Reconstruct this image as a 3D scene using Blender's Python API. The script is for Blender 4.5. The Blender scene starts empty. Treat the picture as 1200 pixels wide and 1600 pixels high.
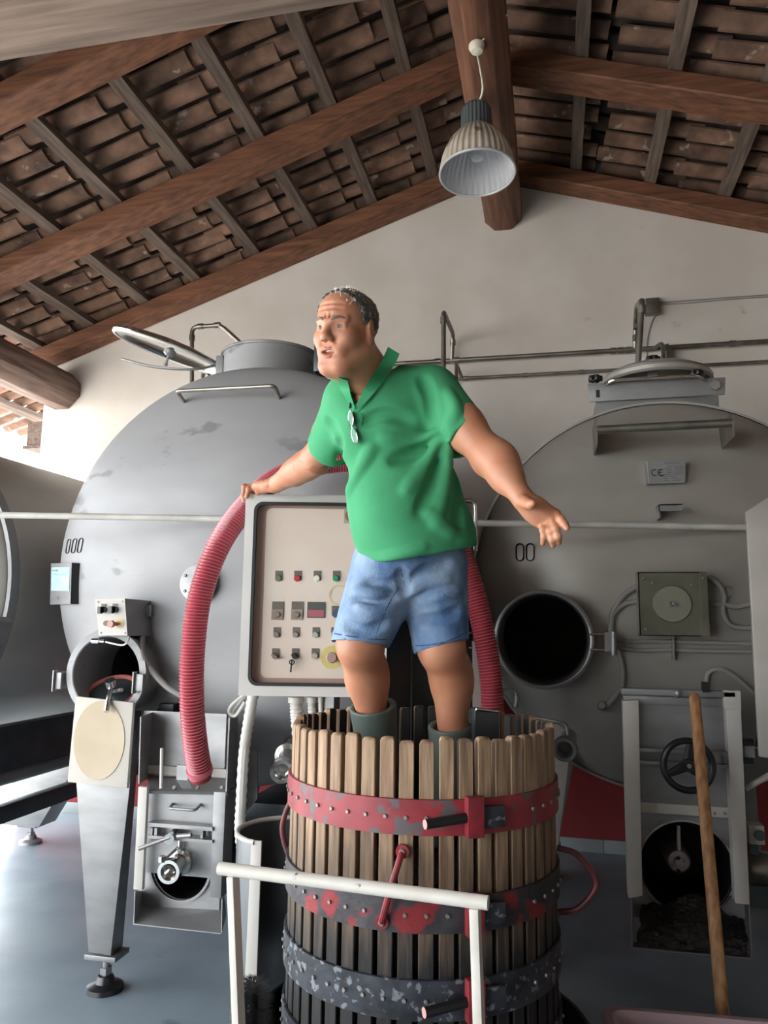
import bpy, bmesh, math, random
import numpy as np
from mathutils import Vector, Matrix

random.seed(7)
rng = np.random.default_rng(7)
SC = bpy.context.scene
COL = SC.collection

# ------------------------------------------------------------------ camera
F_PX, H_CAM = 1195.0, 1.5
PITCH, YAW, ROLL = math.radians(8.17), math.radians(12.46), math.radians(0.74)
_cp, _sp, _cy, _sy = math.cos(PITCH), math.sin(PITCH), math.cos(YAW), math.sin(YAW)
FW = np.array([-_sy*_cp, _cy*_cp, _sp]); _rt = np.array([_cy, _sy, 0.0]); _up = np.cross(_rt, FW)
RT = math.cos(ROLL)*_rt + math.sin(ROLL)*_up
UP = -math.sin(ROLL)*_rt + math.cos(ROLL)*_up
CAM = np.array([0.0, 0.0, H_CAM])
cam_data = bpy.data.cameras.new('camera')
cam_data.sensor_fit = 'VERTICAL'; cam_data.sensor_height = 36.0
cam_data.lens = F_PX/1600.0*36.0
cam_data.clip_start = 0.05; cam_data.clip_end = 200
cam = bpy.data.objects.new('camera', cam_data); COL.objects.link(cam)
_m = Matrix.Identity(4)
for _i in range(3):
    _m[_i][0], _m[_i][1], _m[_i][2], _m[_i][3] = RT[_i], UP[_i], -FW[_i], CAM[_i]
cam.matrix_world = _m
SC.camera = cam

# ------------------------------------------------------------------ world, sun, exposure
W_STRENGTH, SUN_STRENGTH, EXPOSURE = 2.3, 6.0, 2.40
world = bpy.data.worlds.new('sky'); SC.world = world; world.use_nodes = True
_n = world.node_tree.nodes; _l = world.node_tree.links
_sky = _n.new('ShaderNodeTexSky'); _sky.sky_type = 'HOSEK_WILKIE'
_sky.turbidity = 6.0; _sky.ground_albedo = 0.5
_sky.sun_direction = Vector((-0.35, -0.62, 0.70)).normalized()
_mx = _n.new('ShaderNodeMix'); _mx.data_type = 'RGBA'; _mx.inputs[0].default_value = 0.72
_mx.inputs[7].default_value = (0.93, 0.97, 1.0, 1)      # thin bright haze over the sky
_l.new(_sky.outputs[0], _mx.inputs[6]); _l.new(_mx.outputs[2], _n['Background'].inputs[0])
_n['Background'].inputs[1].default_value = W_STRENGTH
sun_d = bpy.data.lights.new('sun', 'SUN'); sun_d.energy = SUN_STRENGTH; sun_d.angle = math.radians(1.5)
sun_d.color = (1.0, 0.96, 0.9)
sun = bpy.data.objects.new('sun', sun_d); COL.objects.link(sun)
sun.rotation_euler = Vector((-0.30, -0.52, 0.80)).to_track_quat('Z', 'Y').to_euler()
vs = SC.view_settings
vs.view_transform = 'Standard'; vs.look = 'None'; vs.exposure = EXPOSURE; vs.gamma = 1.0
vs.use_curve_mapping = False

# ------------------------------------------------------------------ pixel -> point helpers
V3 = lambda *a: np.array(a, float)
def ray(x, y): return ((x-600)*RT - (y-800)*UP)/F_PX + FW
def atY(x, y, Y): d = ray(x, y); return CAM + d*Y/d[1]
def atZ(x, y, Z): d = ray(x, y); return CAM + d*(Z-H_CAM)/d[2]
def atX(x, y, X): d = ray(x, y); return CAM + d*X/d[0]
def atD(x, y, D): return CAM + ray(x, y)*D
def nrm(v): v = np.asarray(v, float); return v/np.linalg.norm(v)

# ------------------------------------------------------------------ mesh helpers
class MB:
    def __init__(s): s.v = []; s.f = []
    def add(s, vs_, fs):
        o = len(s.v); s.v.extend([tuple(map(float, p)) for p in vs_]); s.f.extend([tuple(i+o for i in f) for f in fs]); return s
    def boxf(s, c, u, v, n, su, sv, sn):
        c, u, v, n = (np.asarray(a, float) for a in (c, u, v, n)); P = []
        for k in (-1, 1):
            for j in (-1, 1):
                for i in (-1, 1): P.append(c+u*su*i/2+v*sv*j/2+n*sn*k/2)
        return s.add(P, [(0,2,3,1),(4,5,7,6),(0,1,5,4),(2,6,7,3),(0,4,6,2),(1,3,7,5)])
    def box(s, x0, x1, y0, y1, z0, z1):
        return s.boxf(((x0+x1)/2,(y0+y1)/2,(z0+z1)/2), (1,0,0),(0,1,0),(0,0,1), x1-x0, y1-y0, z1-z0)
    def prism(s, poly, ext):
        """poly: list of 3-D points (planar), ext: extrusion vector"""
        n = len(poly); e = np.asarray(ext, float)
        P = [np.asarray(p, float) for p in poly]; P = P+[p+e for p in P]
        return s.add(P, [tuple(range(n-1,-1,-1)), tuple(range(n, 2*n))]+[(i,(i+1)%n,n+(i+1)%n,n+i) for i in range(n)])
    def hexa(s, a, b):
        """two quads (4 points each) joined"""
        return s.add(list(a)+list(b), [(3,2,1,0),(4,5,6,7)]+[(i,(i+1)%4,4+(i+1)%4,4+i) for i in range(4)])
    def tube(s, pts, r, n=10, closed=False, caps=True, flat=1.0, flatdir=None):
        P = [np.asarray(p, float) for p in pts]; N = len(P)
        R = [r]*N if np.isscalar(r) else list(r)
        T = []
        for i in range(N):
            a = P[(i-1) % N] if (i > 0 or closed) else P[i]; b = P[(i+1) % N] if (i < N-1 or closed) else P[i]
            T.append(nrm(b-a))
        ref = np.array([0,0,1.0]) if abs(T[0][2]) < 0.9 else np.array([1.0,0,0])
        if flatdir is not None: ref = np.asarray(flatdir, float)
        u = nrm(np.cross(T[0], ref)); V = []; 
        for i in range(N):
            u = nrm(u - T[i]*np.dot(u, T[i])); w = np.cross(T[i], u)
            for k in range(n):
                a = 2*math.pi*k/n; V.append(P[i]+R[i]*(math.cos(a)*u+flat*math.sin(a)*w))
        Fc = []
        for i in range(N if closed else N-1):
            j = (i+1) % N
            for k in range(n): Fc.append((i*n+k, i*n+(k+1) % n, j*n+(k+1) % n, j*n+k))
        if caps and not closed: Fc += [tuple(range(n-1,-1,-1)), tuple(range((N-1)*n, N*n))]
        return s.add(V, Fc)
    def lathe(s, prof, o, axis, n=32, a0=0.0, a1=2*math.pi, ref=None):
        """prof: (radius, height along axis)"""
        o = np.asarray(o, float); ax = nrm(axis)
        rf = np.asarray(ref, float) if ref is not None else (np.array([0,0,1.0]) if abs(ax[2]) < .9 else np.array([1.0,0,0]))
        u = nrm(rf-ax*np.dot(rf, ax)); w = np.cross(ax, u)
        full = abs(a1-a0-2*math.pi) < 1e-6; m = n if full else n+1; V = []
        for (r, h) in prof:
            for k in range(m):
                a = a0+(a1-a0)*k/n; V.append(o+ax*h+r*(math.cos(a)*u+math.sin(a)*w))
        Fc = []
        for i in range(len(prof)-1):
            for k in range(n):
                k2 = (k+1) % m; Fc.append((i*m+k, i*m+k2, (i+1)*m+k2, (i+1)*m+k))
        return s.add(V, Fc)
    def cyl(s, a, b, r, n=20):
        return s.tube([a, b], r, n)
    def build(s, name, mat, parent=None, bev=0.0, seg=2, smooth=35, **tags):
        me = bpy.data.meshes.new(name)
        org = np.zeros(3)
        if parent is not None: org = np.array(wloc(parent))
        else:
            A = np.array(s.v); org = np.array([(A[:,0].min()+A[:,0].max())/2, (A[:,1].min()+A[:,1].max())/2, A[:,2].min()])
        bm = bmesh.new()
        vl = [bm.verts.new(tuple(np.array(p)-org)) for p in s.v]
        for f in s.f:
            try: bm.faces.new([vl[i] for i in f])
            except ValueError: pass
        bmesh.ops.remove_doubles(bm, verts=bm.verts, dist=1e-5)
        bmesh.ops.recalc_face_normals(bm, faces=bm.faces)
        if bev > 0:
            es = [e for e in bm.edges if len(e.link_faces) == 2 and e.calc_face_angle(0) > math.radians(40)]
            bmesh.ops.bevel(bm, geom=es, offset=bev, segments=seg, affect='EDGES', profile=0.6)
        bm.to_mesh(me); bm.free()
        for p in me.polygons: p.use_smooth = True
        me.set_sharp_from_angle(angle=math.radians(smooth))
        return link(name, me, mat, parent, org if parent is None else None, **tags)

def wloc(o):
    p = Vector((0,0,0))
    while o is not None: p = p+o.location; o = o.parent
    return p
def tag(o, label=None, category=None, group=None, kind=None):
    if label: o['label'] = label
    if category: o['category'] = category
    if group: o['group'] = group
    if kind: o['kind'] = kind
    return o
def link(name, me, mat, parent=None, loc=None, **tags):
    o = bpy.data.objects.new(name, me); COL.objects.link(o)
    if mat is not None and len(me.materials) == 0: me.materials.append(mat)
    if parent is not None: o.parent = parent
    if loc is not None: o.location = tuple(loc)
    return tag(o, **tags)
def empty(name, loc, **tags):
    o = bpy.data.objects.new(name, None); COL.objects.link(o); o.location = tuple(float(a) for a in loc)
    o.empty_display_size = 0.05
    return tag(o, **tags)
def dup(o, parent, loc=None, rot=None):
    c = o.copy(); COL.objects.link(c); c.parent = parent
    if loc is not None: c.location = tuple(loc)
    if rot is not None: c.rotation_euler = rot
    return c
def spline(pts, n=8):
    P = [np.asarray(p, float) for p in pts]; Q = [2*P[0]-P[1]]+P+[2*P[-1]-P[-2]]; out = []
    for i in range(1, len(Q)-2):
        a, b, c, d = Q[i-1], Q[i], Q[i+1], Q[i+2]
        for k in range(n):
            t = k/n; out.append(.5*((2*b)+(c-a)*t+(2*a-5*b+4*c-d)*t*t+(3*b-a-3*c+d)*t**3))
    out.append(P[-1]); return out
def bend(pts, r=0.03, n=5):
    """polyline with rounded corners"""
    P = [np.asarray(p, float) for p in pts]; out = [P[0]]
    for i in range(1, len(P)-1):
        a, b, c = P[i-1], P[i], P[i+1]; la, lc = np.linalg.norm(a-b), np.linalg.norm(c-b)
        q = min(r, la*.45, lc*.45); s_, e_ = b+(a-b)/la*q, b+(c-b)/lc*q
        for k in range(n+1):
            t = k/n; out.append((1-t)**2*s_+2*t*(1-t)*b+t*t*e_)
    out.append(P[-1]); return out
def text_mesh(txt, size, o, u, v, mb, bold=0.0):
    """lettering as flat filled outlines added to mb"""
    cu = bpy.data.curves.new('lettering', 'FONT'); cu.body = txt; cu.size = size; cu.offset = bold; cu.resolution_u = 2
    ob = bpy.data.objects.new('lettering', cu); COL.objects.link(ob)
    dg = bpy.context.evaluated_depsgraph_get(); me = ob.evaluated_get(dg).to_mesh()
    o, u, v = (np.asarray(a, float) for a in (o, u, v))
    mb.add([o+u*p.co.x+v*p.co.y for p in me.vertices], [tuple(p.vertices) for p in me.polygons])
    ob.evaluated_get(dg).to_mesh_clear(); bpy.data.objects.remove(ob); bpy.data.curves.remove(cu)

# ------------------------------------------------------------------ materials
MATS = {}
def hexc(h):
    h = h.lstrip('#'); c = [int(h[i:i+2], 16)/255 for i in (0, 2, 4)]
    return tuple([x/12.92 if x <= .04045 else ((x+.055)/1.055)**2.4 for x in c]+[1.0])
def mat(name, col, rough=.5, metal=0.0, col2=None, scale=6.0, bump=0.0, bscale=40.0, detail=6, stretch=(1,1,1),
        rvar=0.0, obj_random=0.0, spots=None, spot_scale=30.0, spot_lim=.62, contrast=(.35,.65), spec=.5, coat=0.0, world=True):
    if name in MATS: return MATS[name]
    m = bpy.data.materials.new(name); m.use_nodes = True; N = m.node_tree.nodes; L = m.node_tree.links
    b = N['Principled BSDF']; b.inputs['Roughness'].default_value = rough; b.inputs['Metallic'].default_value = metal
    b.inputs['Specular IOR Level'].default_value = spec; b.inputs['Coat Weight'].default_value = coat
    c1 = hexc(col) if isinstance(col, str) else col; b.inputs['Base Color'].default_value = c1
    if world: g = N.new('ShaderNodeNewGeometry'); vec = g.outputs['Position']
    else: g = N.new('ShaderNodeTexCoord'); vec = g.outputs['Object']
    mp = N.new('ShaderNodeMapping'); L.new(vec, mp.inputs[0]); mp.inputs['Scale'].default_value = stretch
    out = None
    if obj_random:
        oi = N.new('ShaderNodeObjectInfo'); ad = N.new('ShaderNodeVectorMath'); ad.operation = 'MULTIPLY_ADD'
        L.new(oi.outputs['Random'], ad.inputs[0]); ad.inputs[1].default_value = (37, 53, 71); L.new(mp.outputs[0], ad.inputs[2]); vsrc = ad.outputs[0]
    else: vsrc = mp.outputs[0]
    nz = N.new('ShaderNodeTexNoise'); nz.inputs['Scale'].default_value = scale; nz.inputs['Detail'].default_value = detail
    L.new(vsrc, nz.inputs['Vector'])
    if col2 is not None:
        c2 = hexc(col2) if isinstance(col2, str) else col2
        rp = N.new('ShaderNodeValToRGB'); rp.color_ramp.elements[0].position, rp.color_ramp.elements[1].position = contrast
        rp.color_ramp.elements[0].color = c1; rp.color_ramp.elements[1].color = c2
        L.new(nz.outputs[0], rp.inputs[0]); out = rp.outputs[0]
    if obj_random:
        hs = N.new('ShaderNodeHueSaturation'); mr = N.new('ShaderNodeMapRange'); L.new(oi.outputs['Random'], mr.inputs[0])
        mr.inputs[3].default_value = 1-obj_random; mr.inputs[4].default_value = 1+obj_random
        L.new(mr.outputs[0], hs.inputs['Value'])
        if out is not None: L.new(out, hs.inputs['Color'])
        else: hs.inputs['Color'].default_value = c1
        out = hs.outputs[0]
    if spots is not None:
        n2 = N.new('ShaderNodeTexNoise'); n2.inputs['Scale'].default_value = spot_scale; n2.inputs['Detail'].default_value = 5
        L.new(vsrc, n2.inputs['Vector'])
        r2 = N.new('ShaderNodeValToRGB'); r2.color_ramp.elements[0].position = spot_lim; r2.color_ramp.elements[1].position = spot_lim+.05
        mx = N.new('ShaderNodeMix'); mx.data_type = 'RGBA'; L.new(n2.outputs[0], r2.inputs[0]); L.new(r2.outputs[0], mx.inputs[0])
        if out is not None: L.new(out, mx.inputs[6])
        else: mx.inputs[6].default_value = c1
        mx.inputs[7].default_value = hexc(spots); out = mx.outputs[2]
    if out is not None: L.new(out, b.inputs['Base Color'])
    if rvar:
        mr2 = N.new('ShaderNodeMapRange'); L.new(nz.outputs[0], mr2.inputs[0]); mr2.inputs[1].default_value = .3; mr2.inputs[2].default_value = .7
        mr2.inputs[3].default_value = rough-rvar; mr2.inputs[4].default_value = rough+rvar; L.new(mr2.outputs[0], b.inputs['Roughness'])
    if bump:
        nb = N.new('ShaderNodeTexNoise'); nb.inputs['Scale'].default_value = bscale; nb.inputs['Detail'].default_value = 4
        L.new(vsrc, nb.inputs['Vector']); bp = N.new('ShaderNodeBump'); bp.inputs['Strength'].default_value = bump; bp.inputs['Distance'].default_value = .01
        L.new(nb.outputs[0], bp.inputs['Height']); L.new(bp.outputs[0], b.inputs['Normal'])
    MATS[name] = m; return m
def blend_z(m, col, z0, z1, noise=.15, nscale=6.0, stretch=(1,1,1)):
    """a second colour below height z0..z1 with a ragged edge (paint line, stain)"""
    N = m.node_tree.nodes; L = m.node_tree.links; b = N['Principled BSDF']
    g = N.new('ShaderNodeNewGeometry'); sx = N.new('ShaderNodeSeparateXYZ'); L.new(g.outputs['Position'], sx.inputs[0])
    mp = N.new('ShaderNodeMapping'); mp.inputs['Scale'].default_value = stretch; L.new(g.outputs['Position'], mp.inputs[0])
    nz = N.new('ShaderNodeTexNoise'); nz.inputs['Scale'].default_value = nscale; nz.inputs['Detail'].default_value = 5; L.new(mp.outputs[0], nz.inputs['Vector'])
    ma = N.new('ShaderNodeMath'); ma.operation = 'MULTIPLY_ADD'; L.new(nz.outputs[0], ma.inputs[0]); ma.inputs[1].default_value = noise*2; L.new(sx.outputs[2], ma.inputs[2])
    mr = N.new('ShaderNodeMapRange'); L.new(ma.outputs[0], mr.inputs[0]); mr.inputs[1].default_value = z0+noise; mr.inputs[2].default_value = z1+noise
    mx = N.new('ShaderNodeMix'); mx.data_type = 'RGBA'; L.new(mr.outputs[0], mx.inputs[0]); mx.inputs[6].default_value = hexc(col)
    old = b.inputs['Base Color']
    if old.is_linked: L.new(old.links[0].from_socket, mx.inputs[7])
    else: mx.inputs[7].default_value = old.default_value
    L.new(mx.outputs[2], b.inputs['Base Color']); return m

M_floor = mat('painted_concrete', '#84929b', .38, col2='#6d7b84', scale=1.6, bump=.05, bscale=60, rvar=.1, spots='#5f6c74', spot_scale=3.0, spot_lim=.68)
M_ground = mat('outdoor_ground', '#b9b7b2', .9, col2='#a6a39d', scale=2)
M_wall = mat('plaster', '#d3ccc6', .92, col2='#c9c1b9', scale=2.2, bump=.12, bscale=9, spots='#b9b0a4', spot_scale=5, spot_lim=.70)
blend_z(M_wall, '#7d2a2c', 1.0, 1.004, .0)
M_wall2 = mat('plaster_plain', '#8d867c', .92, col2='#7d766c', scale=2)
M_skirt = mat('skirting_tile', '#858b8d', .4, obj_random=.06)
M_beam = mat('beam_wood', '#6b3f2b', .75, col2='#40251a', scale=3.0, stretch=(1,1,1), bump=.18, bscale=30, contrast=(.3,.72))
M_beamX = mat('rafter_wood', '#85583f', .70, col2='#523222', scale=5.0, stretch=(.5,6,6), bump=.2, bscale=14, contrast=(.3,.7))
M_beamY = mat('ridge_wood', '#8a5c46', .70, col2='#563526', scale=5.0, stretch=(6,.5,6), bump=.2, bscale=14, contrast=(.3,.7))
M_tie = mat('weathered_beam_wood', '#877468', .8, col2='#5c4a40', scale=4.5, stretch=(.35,6,6), bump=.25, bscale=14, contrast=(.3,.7))
M_purl = mat('eave_wood', '#8c7468', .75, col2='#614b42', scale=4.5, stretch=(6,.5,6), bump=.25, bscale=14)
M_batten = mat('batten_wood', '#75655b', .85, col2='#54463e', scale=5.0, stretch=(8,.6,8), bump=.2, bscale=20, spots='#877a70', spot_scale=14, spot_lim=.7)
M_tile = mat('terracotta', '#8d6c5a', .92, col2='#503d34', scale=7, bump=.22, bscale=26, obj_random=.28, spots='#9a8b7e', spot_scale=9, spot_lim=.64, contrast=(.3,.7))
M_cover = mat('dark_terracotta', '#4a3d36', .95, col2='#2b2420', scale=5)  # darker terracotta for the strips between the tile rows
M_tank = mat('tank_steel', '#919193', .56, .25, col2='#848486', scale=1.5, stretch=(1,1,2.2), bump=.02, bscale=6, rvar=.07, spots='#727375', spot_scale=3.4, spot_lim=.63, detail=3)
M_tank2 = mat('tank_steel_warm', '#aaa59e', .42, .42, col2='#94908a', scale=1.4, stretch=(1,1,2.2), bump=.02, bscale=6, rvar=.07, detail=3)
M_steel = mat('stainless', '#8e8e8f', .42, .5, col2='#7f7f80', scale=5, stretch=(1,1,3), rvar=.06, bump=.02, bscale=20)
M_steeldark = mat('dark_steel', '#5d6468', .4, .8, col2='#474d51', scale=4)
M_chrome = mat('polished_steel', '#d2d2d0', .16, 1.0)
M_galv = mat('wall_pipe_steel', '#98948c', .38, .85, col2='#77736b', scale=8)
M_sheet = mat('white_enamel', '#b9b5b0', .45, col2='#aeaaa4', scale=5)
M_cabsheet = mat('pale_grey_enamel', '#cdcac8', .42, col2='#c2bfbc', scale=4)
M_panel = mat('panel_face', '#e8dfd6', .5, col2='#e2d3c9', scale=3)
M_pinkin = mat('panel_inner_edge', '#b79a95', .6)
M_black = mat('black_rubber', '#101113', .5, col2='#1b1c1e', scale=8)
M_blackpl = mat('black_plastic', '#15171a', .35)
M_void = mat('tank_inside', '#17191a', .55, .3, col2='#0d0e0f', scale=4)
M_gasket = mat('red_gasket', '#a2584c', .55, col2='#87463d', scale=8)
M_board = mat('beige_board', '#b3a692', .85, col2='#a99b84', scale=5, bump=.06, bscale=20)
M_board2 = mat('beige_board_rim', '#b1aca4', .85)
M_whitepl = mat('white_plastic', '#cfcdc8', .5, col2='#bdbab4', scale=10)
M_cond = mat('grey_conduit', '#8b8985', .55)
M_red = mat('red_paint', '#98313a', .5, col2='#7c2830', scale=12, spots='#5b5457', spot_scale=22, spot_lim=.56)
M_redtab = mat('red_tab', '#8f2830', .5, col2='#70202a', scale=20)
M_hoop = mat('worn_iron', '#3c4048', .5, .35, col2='#22252b', scale=14, spots='#767a80', spot_scale=42, spot_lim=.57, bump=.15, bscale=60)
M_hoopred = mat('worn_iron_red', '#454247', .5, .3, col2='#2b2a2e', scale=14, spots='#84282d', spot_scale=9, spot_lim=.57, bump=.15, bscale=60)
M_bolt = mat('bolt_steel', '#8b8682', .45, .5)
M_stave = mat('stave_wood', '#a88c70', .72, col2='#6d5340', scale=9, stretch=(7,7,.6), bump=.25, bscale=12, obj_random=.16, contrast=(.32,.72))
blend_z(M_stave, '#161415', .70, 1.07, .20, 5.0, (6,6,.8))
M_pan = mat('black_iron_pan', '#0f1113', .35, .5, col2='#1c1f22', scale=8)
M_must = mat('dark_grape_must', '#120a0d', .5, col2='#080506', scale=30, bump=.8, bscale=60)
M_whitepaint = mat('chipped_white_paint', '#d5d1ca', .5, col2='#c8c4bb', scale=10, spots='#4a4038', spot_scale=26, spot_lim=.68)
M_stick = mat('ash_wood', '#a57b53', .55, col2='#7d5535', scale=7, stretch=(8,8,.5), bump=.1, bscale=14)
M_pink = mat('pink_grey_plastic', '#a58d92', .45, col2='#98808a', scale=6, spots='#20191c', spot_scale=40, spot_lim=.72)
M_hose = mat('red_hose', '#9c3341', .38, col2='#8e2b38', scale=12, coat=.3)
M_hoserib = mat('hose_rib', '#bd646e', .35)
M_lampal = mat('lamp_ribs', '#d2c8ba', .5, .1, col2='#b8ab9a', scale=6, spots='#6f6353', spot_scale=9, spot_lim=.66)
M_lampin = mat('lamp_inside', '#c9cace', .35, .3)
M_lampcap = mat('lamp_housing', '#5f676a', .5, .3)
M_ivory = mat('ivory_plastic', '#d9d2c0', .5)
M_print = mat('black_print', '#101011', .5)
M_greyprint = mat('grey_print', '#5c5c60', .6)
M_tealprint = mat('pale_blue_print', '#8fc0c8', .5, col2='#a6cdd2', scale=20)
def glass_mat():
    m = bpy.data.materials.new('window_glass'); m.use_nodes = True; N = m.node_tree.nodes; L = m.node_tree.links
    N.remove(N['Principled BSDF']); t = N.new('ShaderNodeBsdfTransparent'); t.inputs[0].default_value = (.93,.9,.88,1); g = N.new('ShaderNodeBsdfGlossy'); g.inputs['Roughness'].default_value = .03
    fr = N.new('ShaderNodeFresnel'); fr.inputs[0].default_value = 1.5; mx = N.new('ShaderNodeMixShader')
    L.new(fr.outputs[0], mx.inputs[0]); L.new(t.outputs[0], mx.inputs[1]); L.new(g.outputs[0], mx.inputs[2]); L.new(mx.outputs[0], N['Material Output'].inputs[0]); return m
M_glass = glass_mat()

# ------------------------------------------------------------------ the setting
WY = 5.54                                   # inner face of the gable wall
SL, SR = .3437, .3233                       # roof slopes left / right
zL = lambda x, off=0.0: 4.773+off+SL*(x+.744)
zR = lambda x, off=0.0: 4.736+off-SR*(x-.038)
XR = -.315                                  # ridge line
MB().box(-4.3, 3.6, -4.5, 5.7, -.12, 0).build('floor', M_floor, kind='structure', label='blue grey painted concrete floor')
MB().box(-30, 30, -30, 40, -.35, -.13).build('ground', M_ground, kind='structure', label='pale sunlit ground outside the open side')
poly = [(-4.2,WY,0),(3.6,WY,0),(3.6,WY,zR(3.6,.3)),(XR,WY,zL(XR,.25)),(-4.2,WY,zL(-4.2,.3))]
MB().prism(poly, (0,.3,0)).build('wall_back', M_wall, kind='structure', label='cream plastered gable wall with a dark red painted base')
MB().box(3.6, 3.85, -4.5, 5.84, 0, 4.0).build('wall_right', M_wall2, kind='structure')
MB().prism([(-2.6,-4.5,0),(3.6,-4.5,0),(3.6,-4.5,zR(3.6,.1)),(XR,-4.5,zL(XR,.05)),(-2.6,-4.5,zL(-2.6,.1))], (0,-.25,0)).build('wall_front', M_wall2, kind='structure')  # unseen wall behind the camera, its open end shaped for the light
bb = empty('baseboard_back', (0,WY-.006,0), kind='structure', label='row of grey skirting tiles along the gable wall')
x = -4.2; k = 0
proto = MB().box(-.148, .148, -.006, .006, 0, .085).build('skirting_tile', M_skirt, None, bev=.002)
proto.parent = bb
while x < 3.5:
    t_ = proto if k == 0 else dup(proto, bb)
    t_.location = (x+.15, 0, 0); x += .3; k += 1

# ---- roof: ridge, purlin, rafters, battens, tiles
ceil = empty('ceiling', (XR, 2.0, 4.4), kind='structure', label='open tiled gable roof on dark wooden rafters')
def oct_beam(x, z, w, h, y0, y1, ch, name, m, parent):
    a, b = w/2, h/2
    P = [(x-a+ch,y0,z-b),(x+a-ch,y0,z-b),(x+a,y0,z-b+ch),(x+a,y0,z+b-ch),(x+a-ch,y0,z+b),(x-a+ch,y0,z+b),(x-a,y0,z+b-ch),(x-a,y0,z-b+ch)]
    return MB().prism(P, (0,y1-y0,0)).build(name, m, parent, bev=.006, seg=1)
oct_beam(-.318, 4.62, .277, .30, -4.5, WY-.002, .075, 'ridge_beam', M_beamY, ceil)
oct_beam(-4.02, 3.395, .33, .31, -4.5, WY-.002, .10, 'eave_purlin', M_purl, ceil)
RY = [(5.35,5.538),(4.20,4.40),(3.05,3.24),(1.90,2.09),(.75,.94),(-.4,-.21),(-1.55,-1.36),(-2.7,-2.51),(-3.85,-3.66)]
for (a, b) in RY:
    P = [(-5.0,a,zL(-5.0)),(XR,a,zL(XR)),(XR,a,zL(XR,.12)),(-5.0,a,zL(-5.0,.12))]
    MB().prism(P, (0,b-a,0)).build('rafter', M_beamX, ceil, bev=.008, seg=1)
    P = [(XR,a,zR(XR)),(3.7,a,zR(3.7)),(3.7,a,zR(3.7,.12)),(XR,a,zR(XR,.12))]
    MB().prism(P, (0,b-a,0)).build('rafter', M_beamX, ceil, bev=.008, seg=1)
# tie beam near the camera
P = [(-4.2,1.93,3.66),(-4.2,1.99,3.615),(-4.2,2.21,3.60),(-4.2,2.285,3.615),(-4.2,2.30,3.68),(-4.2,2.28,3.87),(-4.2,1.95,3.87)]
MB().prism(P, (7.8,0,0)).build('tie_beam', M_tie, ceil, bev=.006, seg=1)
BL = [-4.93,-4.62,-4.12,-3.65,-3.17,-2.72,-2.22,-1.745,-1.27,-.795,-.45]
BR = [.26,.77,1.26,1.76,2.26,2.76,3.26]
for xb in BL:
    P = [(xb-.075,-4.5,zL(xb-.075,.121)),(xb,-4.5,zL(xb,.121)),(xb,-4.5,zL(xb,.166)),(xb-.075,-4.5,zL(xb-.075,.166))]
    MB().prism(P, (0,10.03,0)).build('batten', M_batten, ceil)
for xb in BR:
    P = [(xb-.075,-4.5,zR(xb-.075,.121)),(xb,-4.5,zR(xb,.121)),(xb,-4.5,zR(xb,.166)),(xb-.075,-4.5,zR(xb-.075,.166))]
    MB().prism(P, (0,10.03,0)).build('batten', M_batten, ceil)
def tile_geo(L, w0, w1, sag, th, up=False, n=6):
    """channel tile along local x (uphill +x), y across, z up; convex down unless up"""
    V = []; Fc = []
    for xx, w in ((0, w0), (L, w1)):
        for lay in (0, 1):
            for k in range(n+1):
                t = -1+2*k/n; z = sag*t*t*(1 if not up else -1)+(lay*th); V.append((xx, w/2*t, z))
    m = n+1
    q = lambda i, l, k: i*2*m+l*m+k
    for k in range(n):
        Fc += [(q(0,0,k),q(0,0,k+1),q(1,0,k+1),q(1,0,k)),(q(0,1,k),q(1,1,k),q(1,1,k+1),q(0,1,k+1)),
               (q(0,0,k),q(0,1,k),q(0,1,k+1),q(0,0,k+1)),(q(1,0,k),q(1,0,k+1),q(1,1,k+1),q(1,1,k))]
    for k in (0, n): Fc.append((q(0,0,k),q(1,0,k),q(1,1,k),q(0,1,k)))
    return V, Fc
aL, aR = math.atan(SL), math.atan(SR)
ROWS = [5.462-.192*i for i in range(53)]
ROWS_OUT = [5.654+.192*i for i in range(12)]      # eave beyond the wall end
tile_me = {}
def tile_mesh(kind):
    if kind not in tile_me:
        V, Fc = tile_geo(.60, .130, .142, .040, .013)
        me = bpy.data.meshes.new('roof_tile'); me.from_pydata(V, [], Fc); me.update()
        for p in me.polygons: p.use_smooth = True
        me.set_sharp_from_angle(angle=math.radians(35)); me.materials.append(M_tile); tile_me[kind] = me
    return tile_me[kind]
def tile_frame(side, xt, y, dz):
    """matrix of a tile whose uphill end sits at x = xt"""
    jx, jr = random.uniform(-.035,.035), random.uniform(-.025,.025)
    if side == 'L':
        xt += jx; z = zL(xt, .172+dz); c, s_ = math.cos(aL-.036), math.sin(aL-.036)
        R = Matrix(((c,0,-s_),(0,1,0),(s_,0,c))); org = Vector((xt-.60*c, y, z-.60*s_))
    else:
        xt += jx; z = zR(xt, .172+dz); c, s_ = math.cos(aR-.034), math.sin(aR-.034)
        R = Matrix(((-c,0,s_),(0,-1,0),(s_,0,c))); org = Vector((xt+.60*c, y, z-.60*s_))
    return Matrix.Translation(org) @ R.to_4x4() @ Matrix.Rotation(jr, 4, 'Z')
far_tiles = MB(); cl = wloc(ceil); n_t = 0
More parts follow.
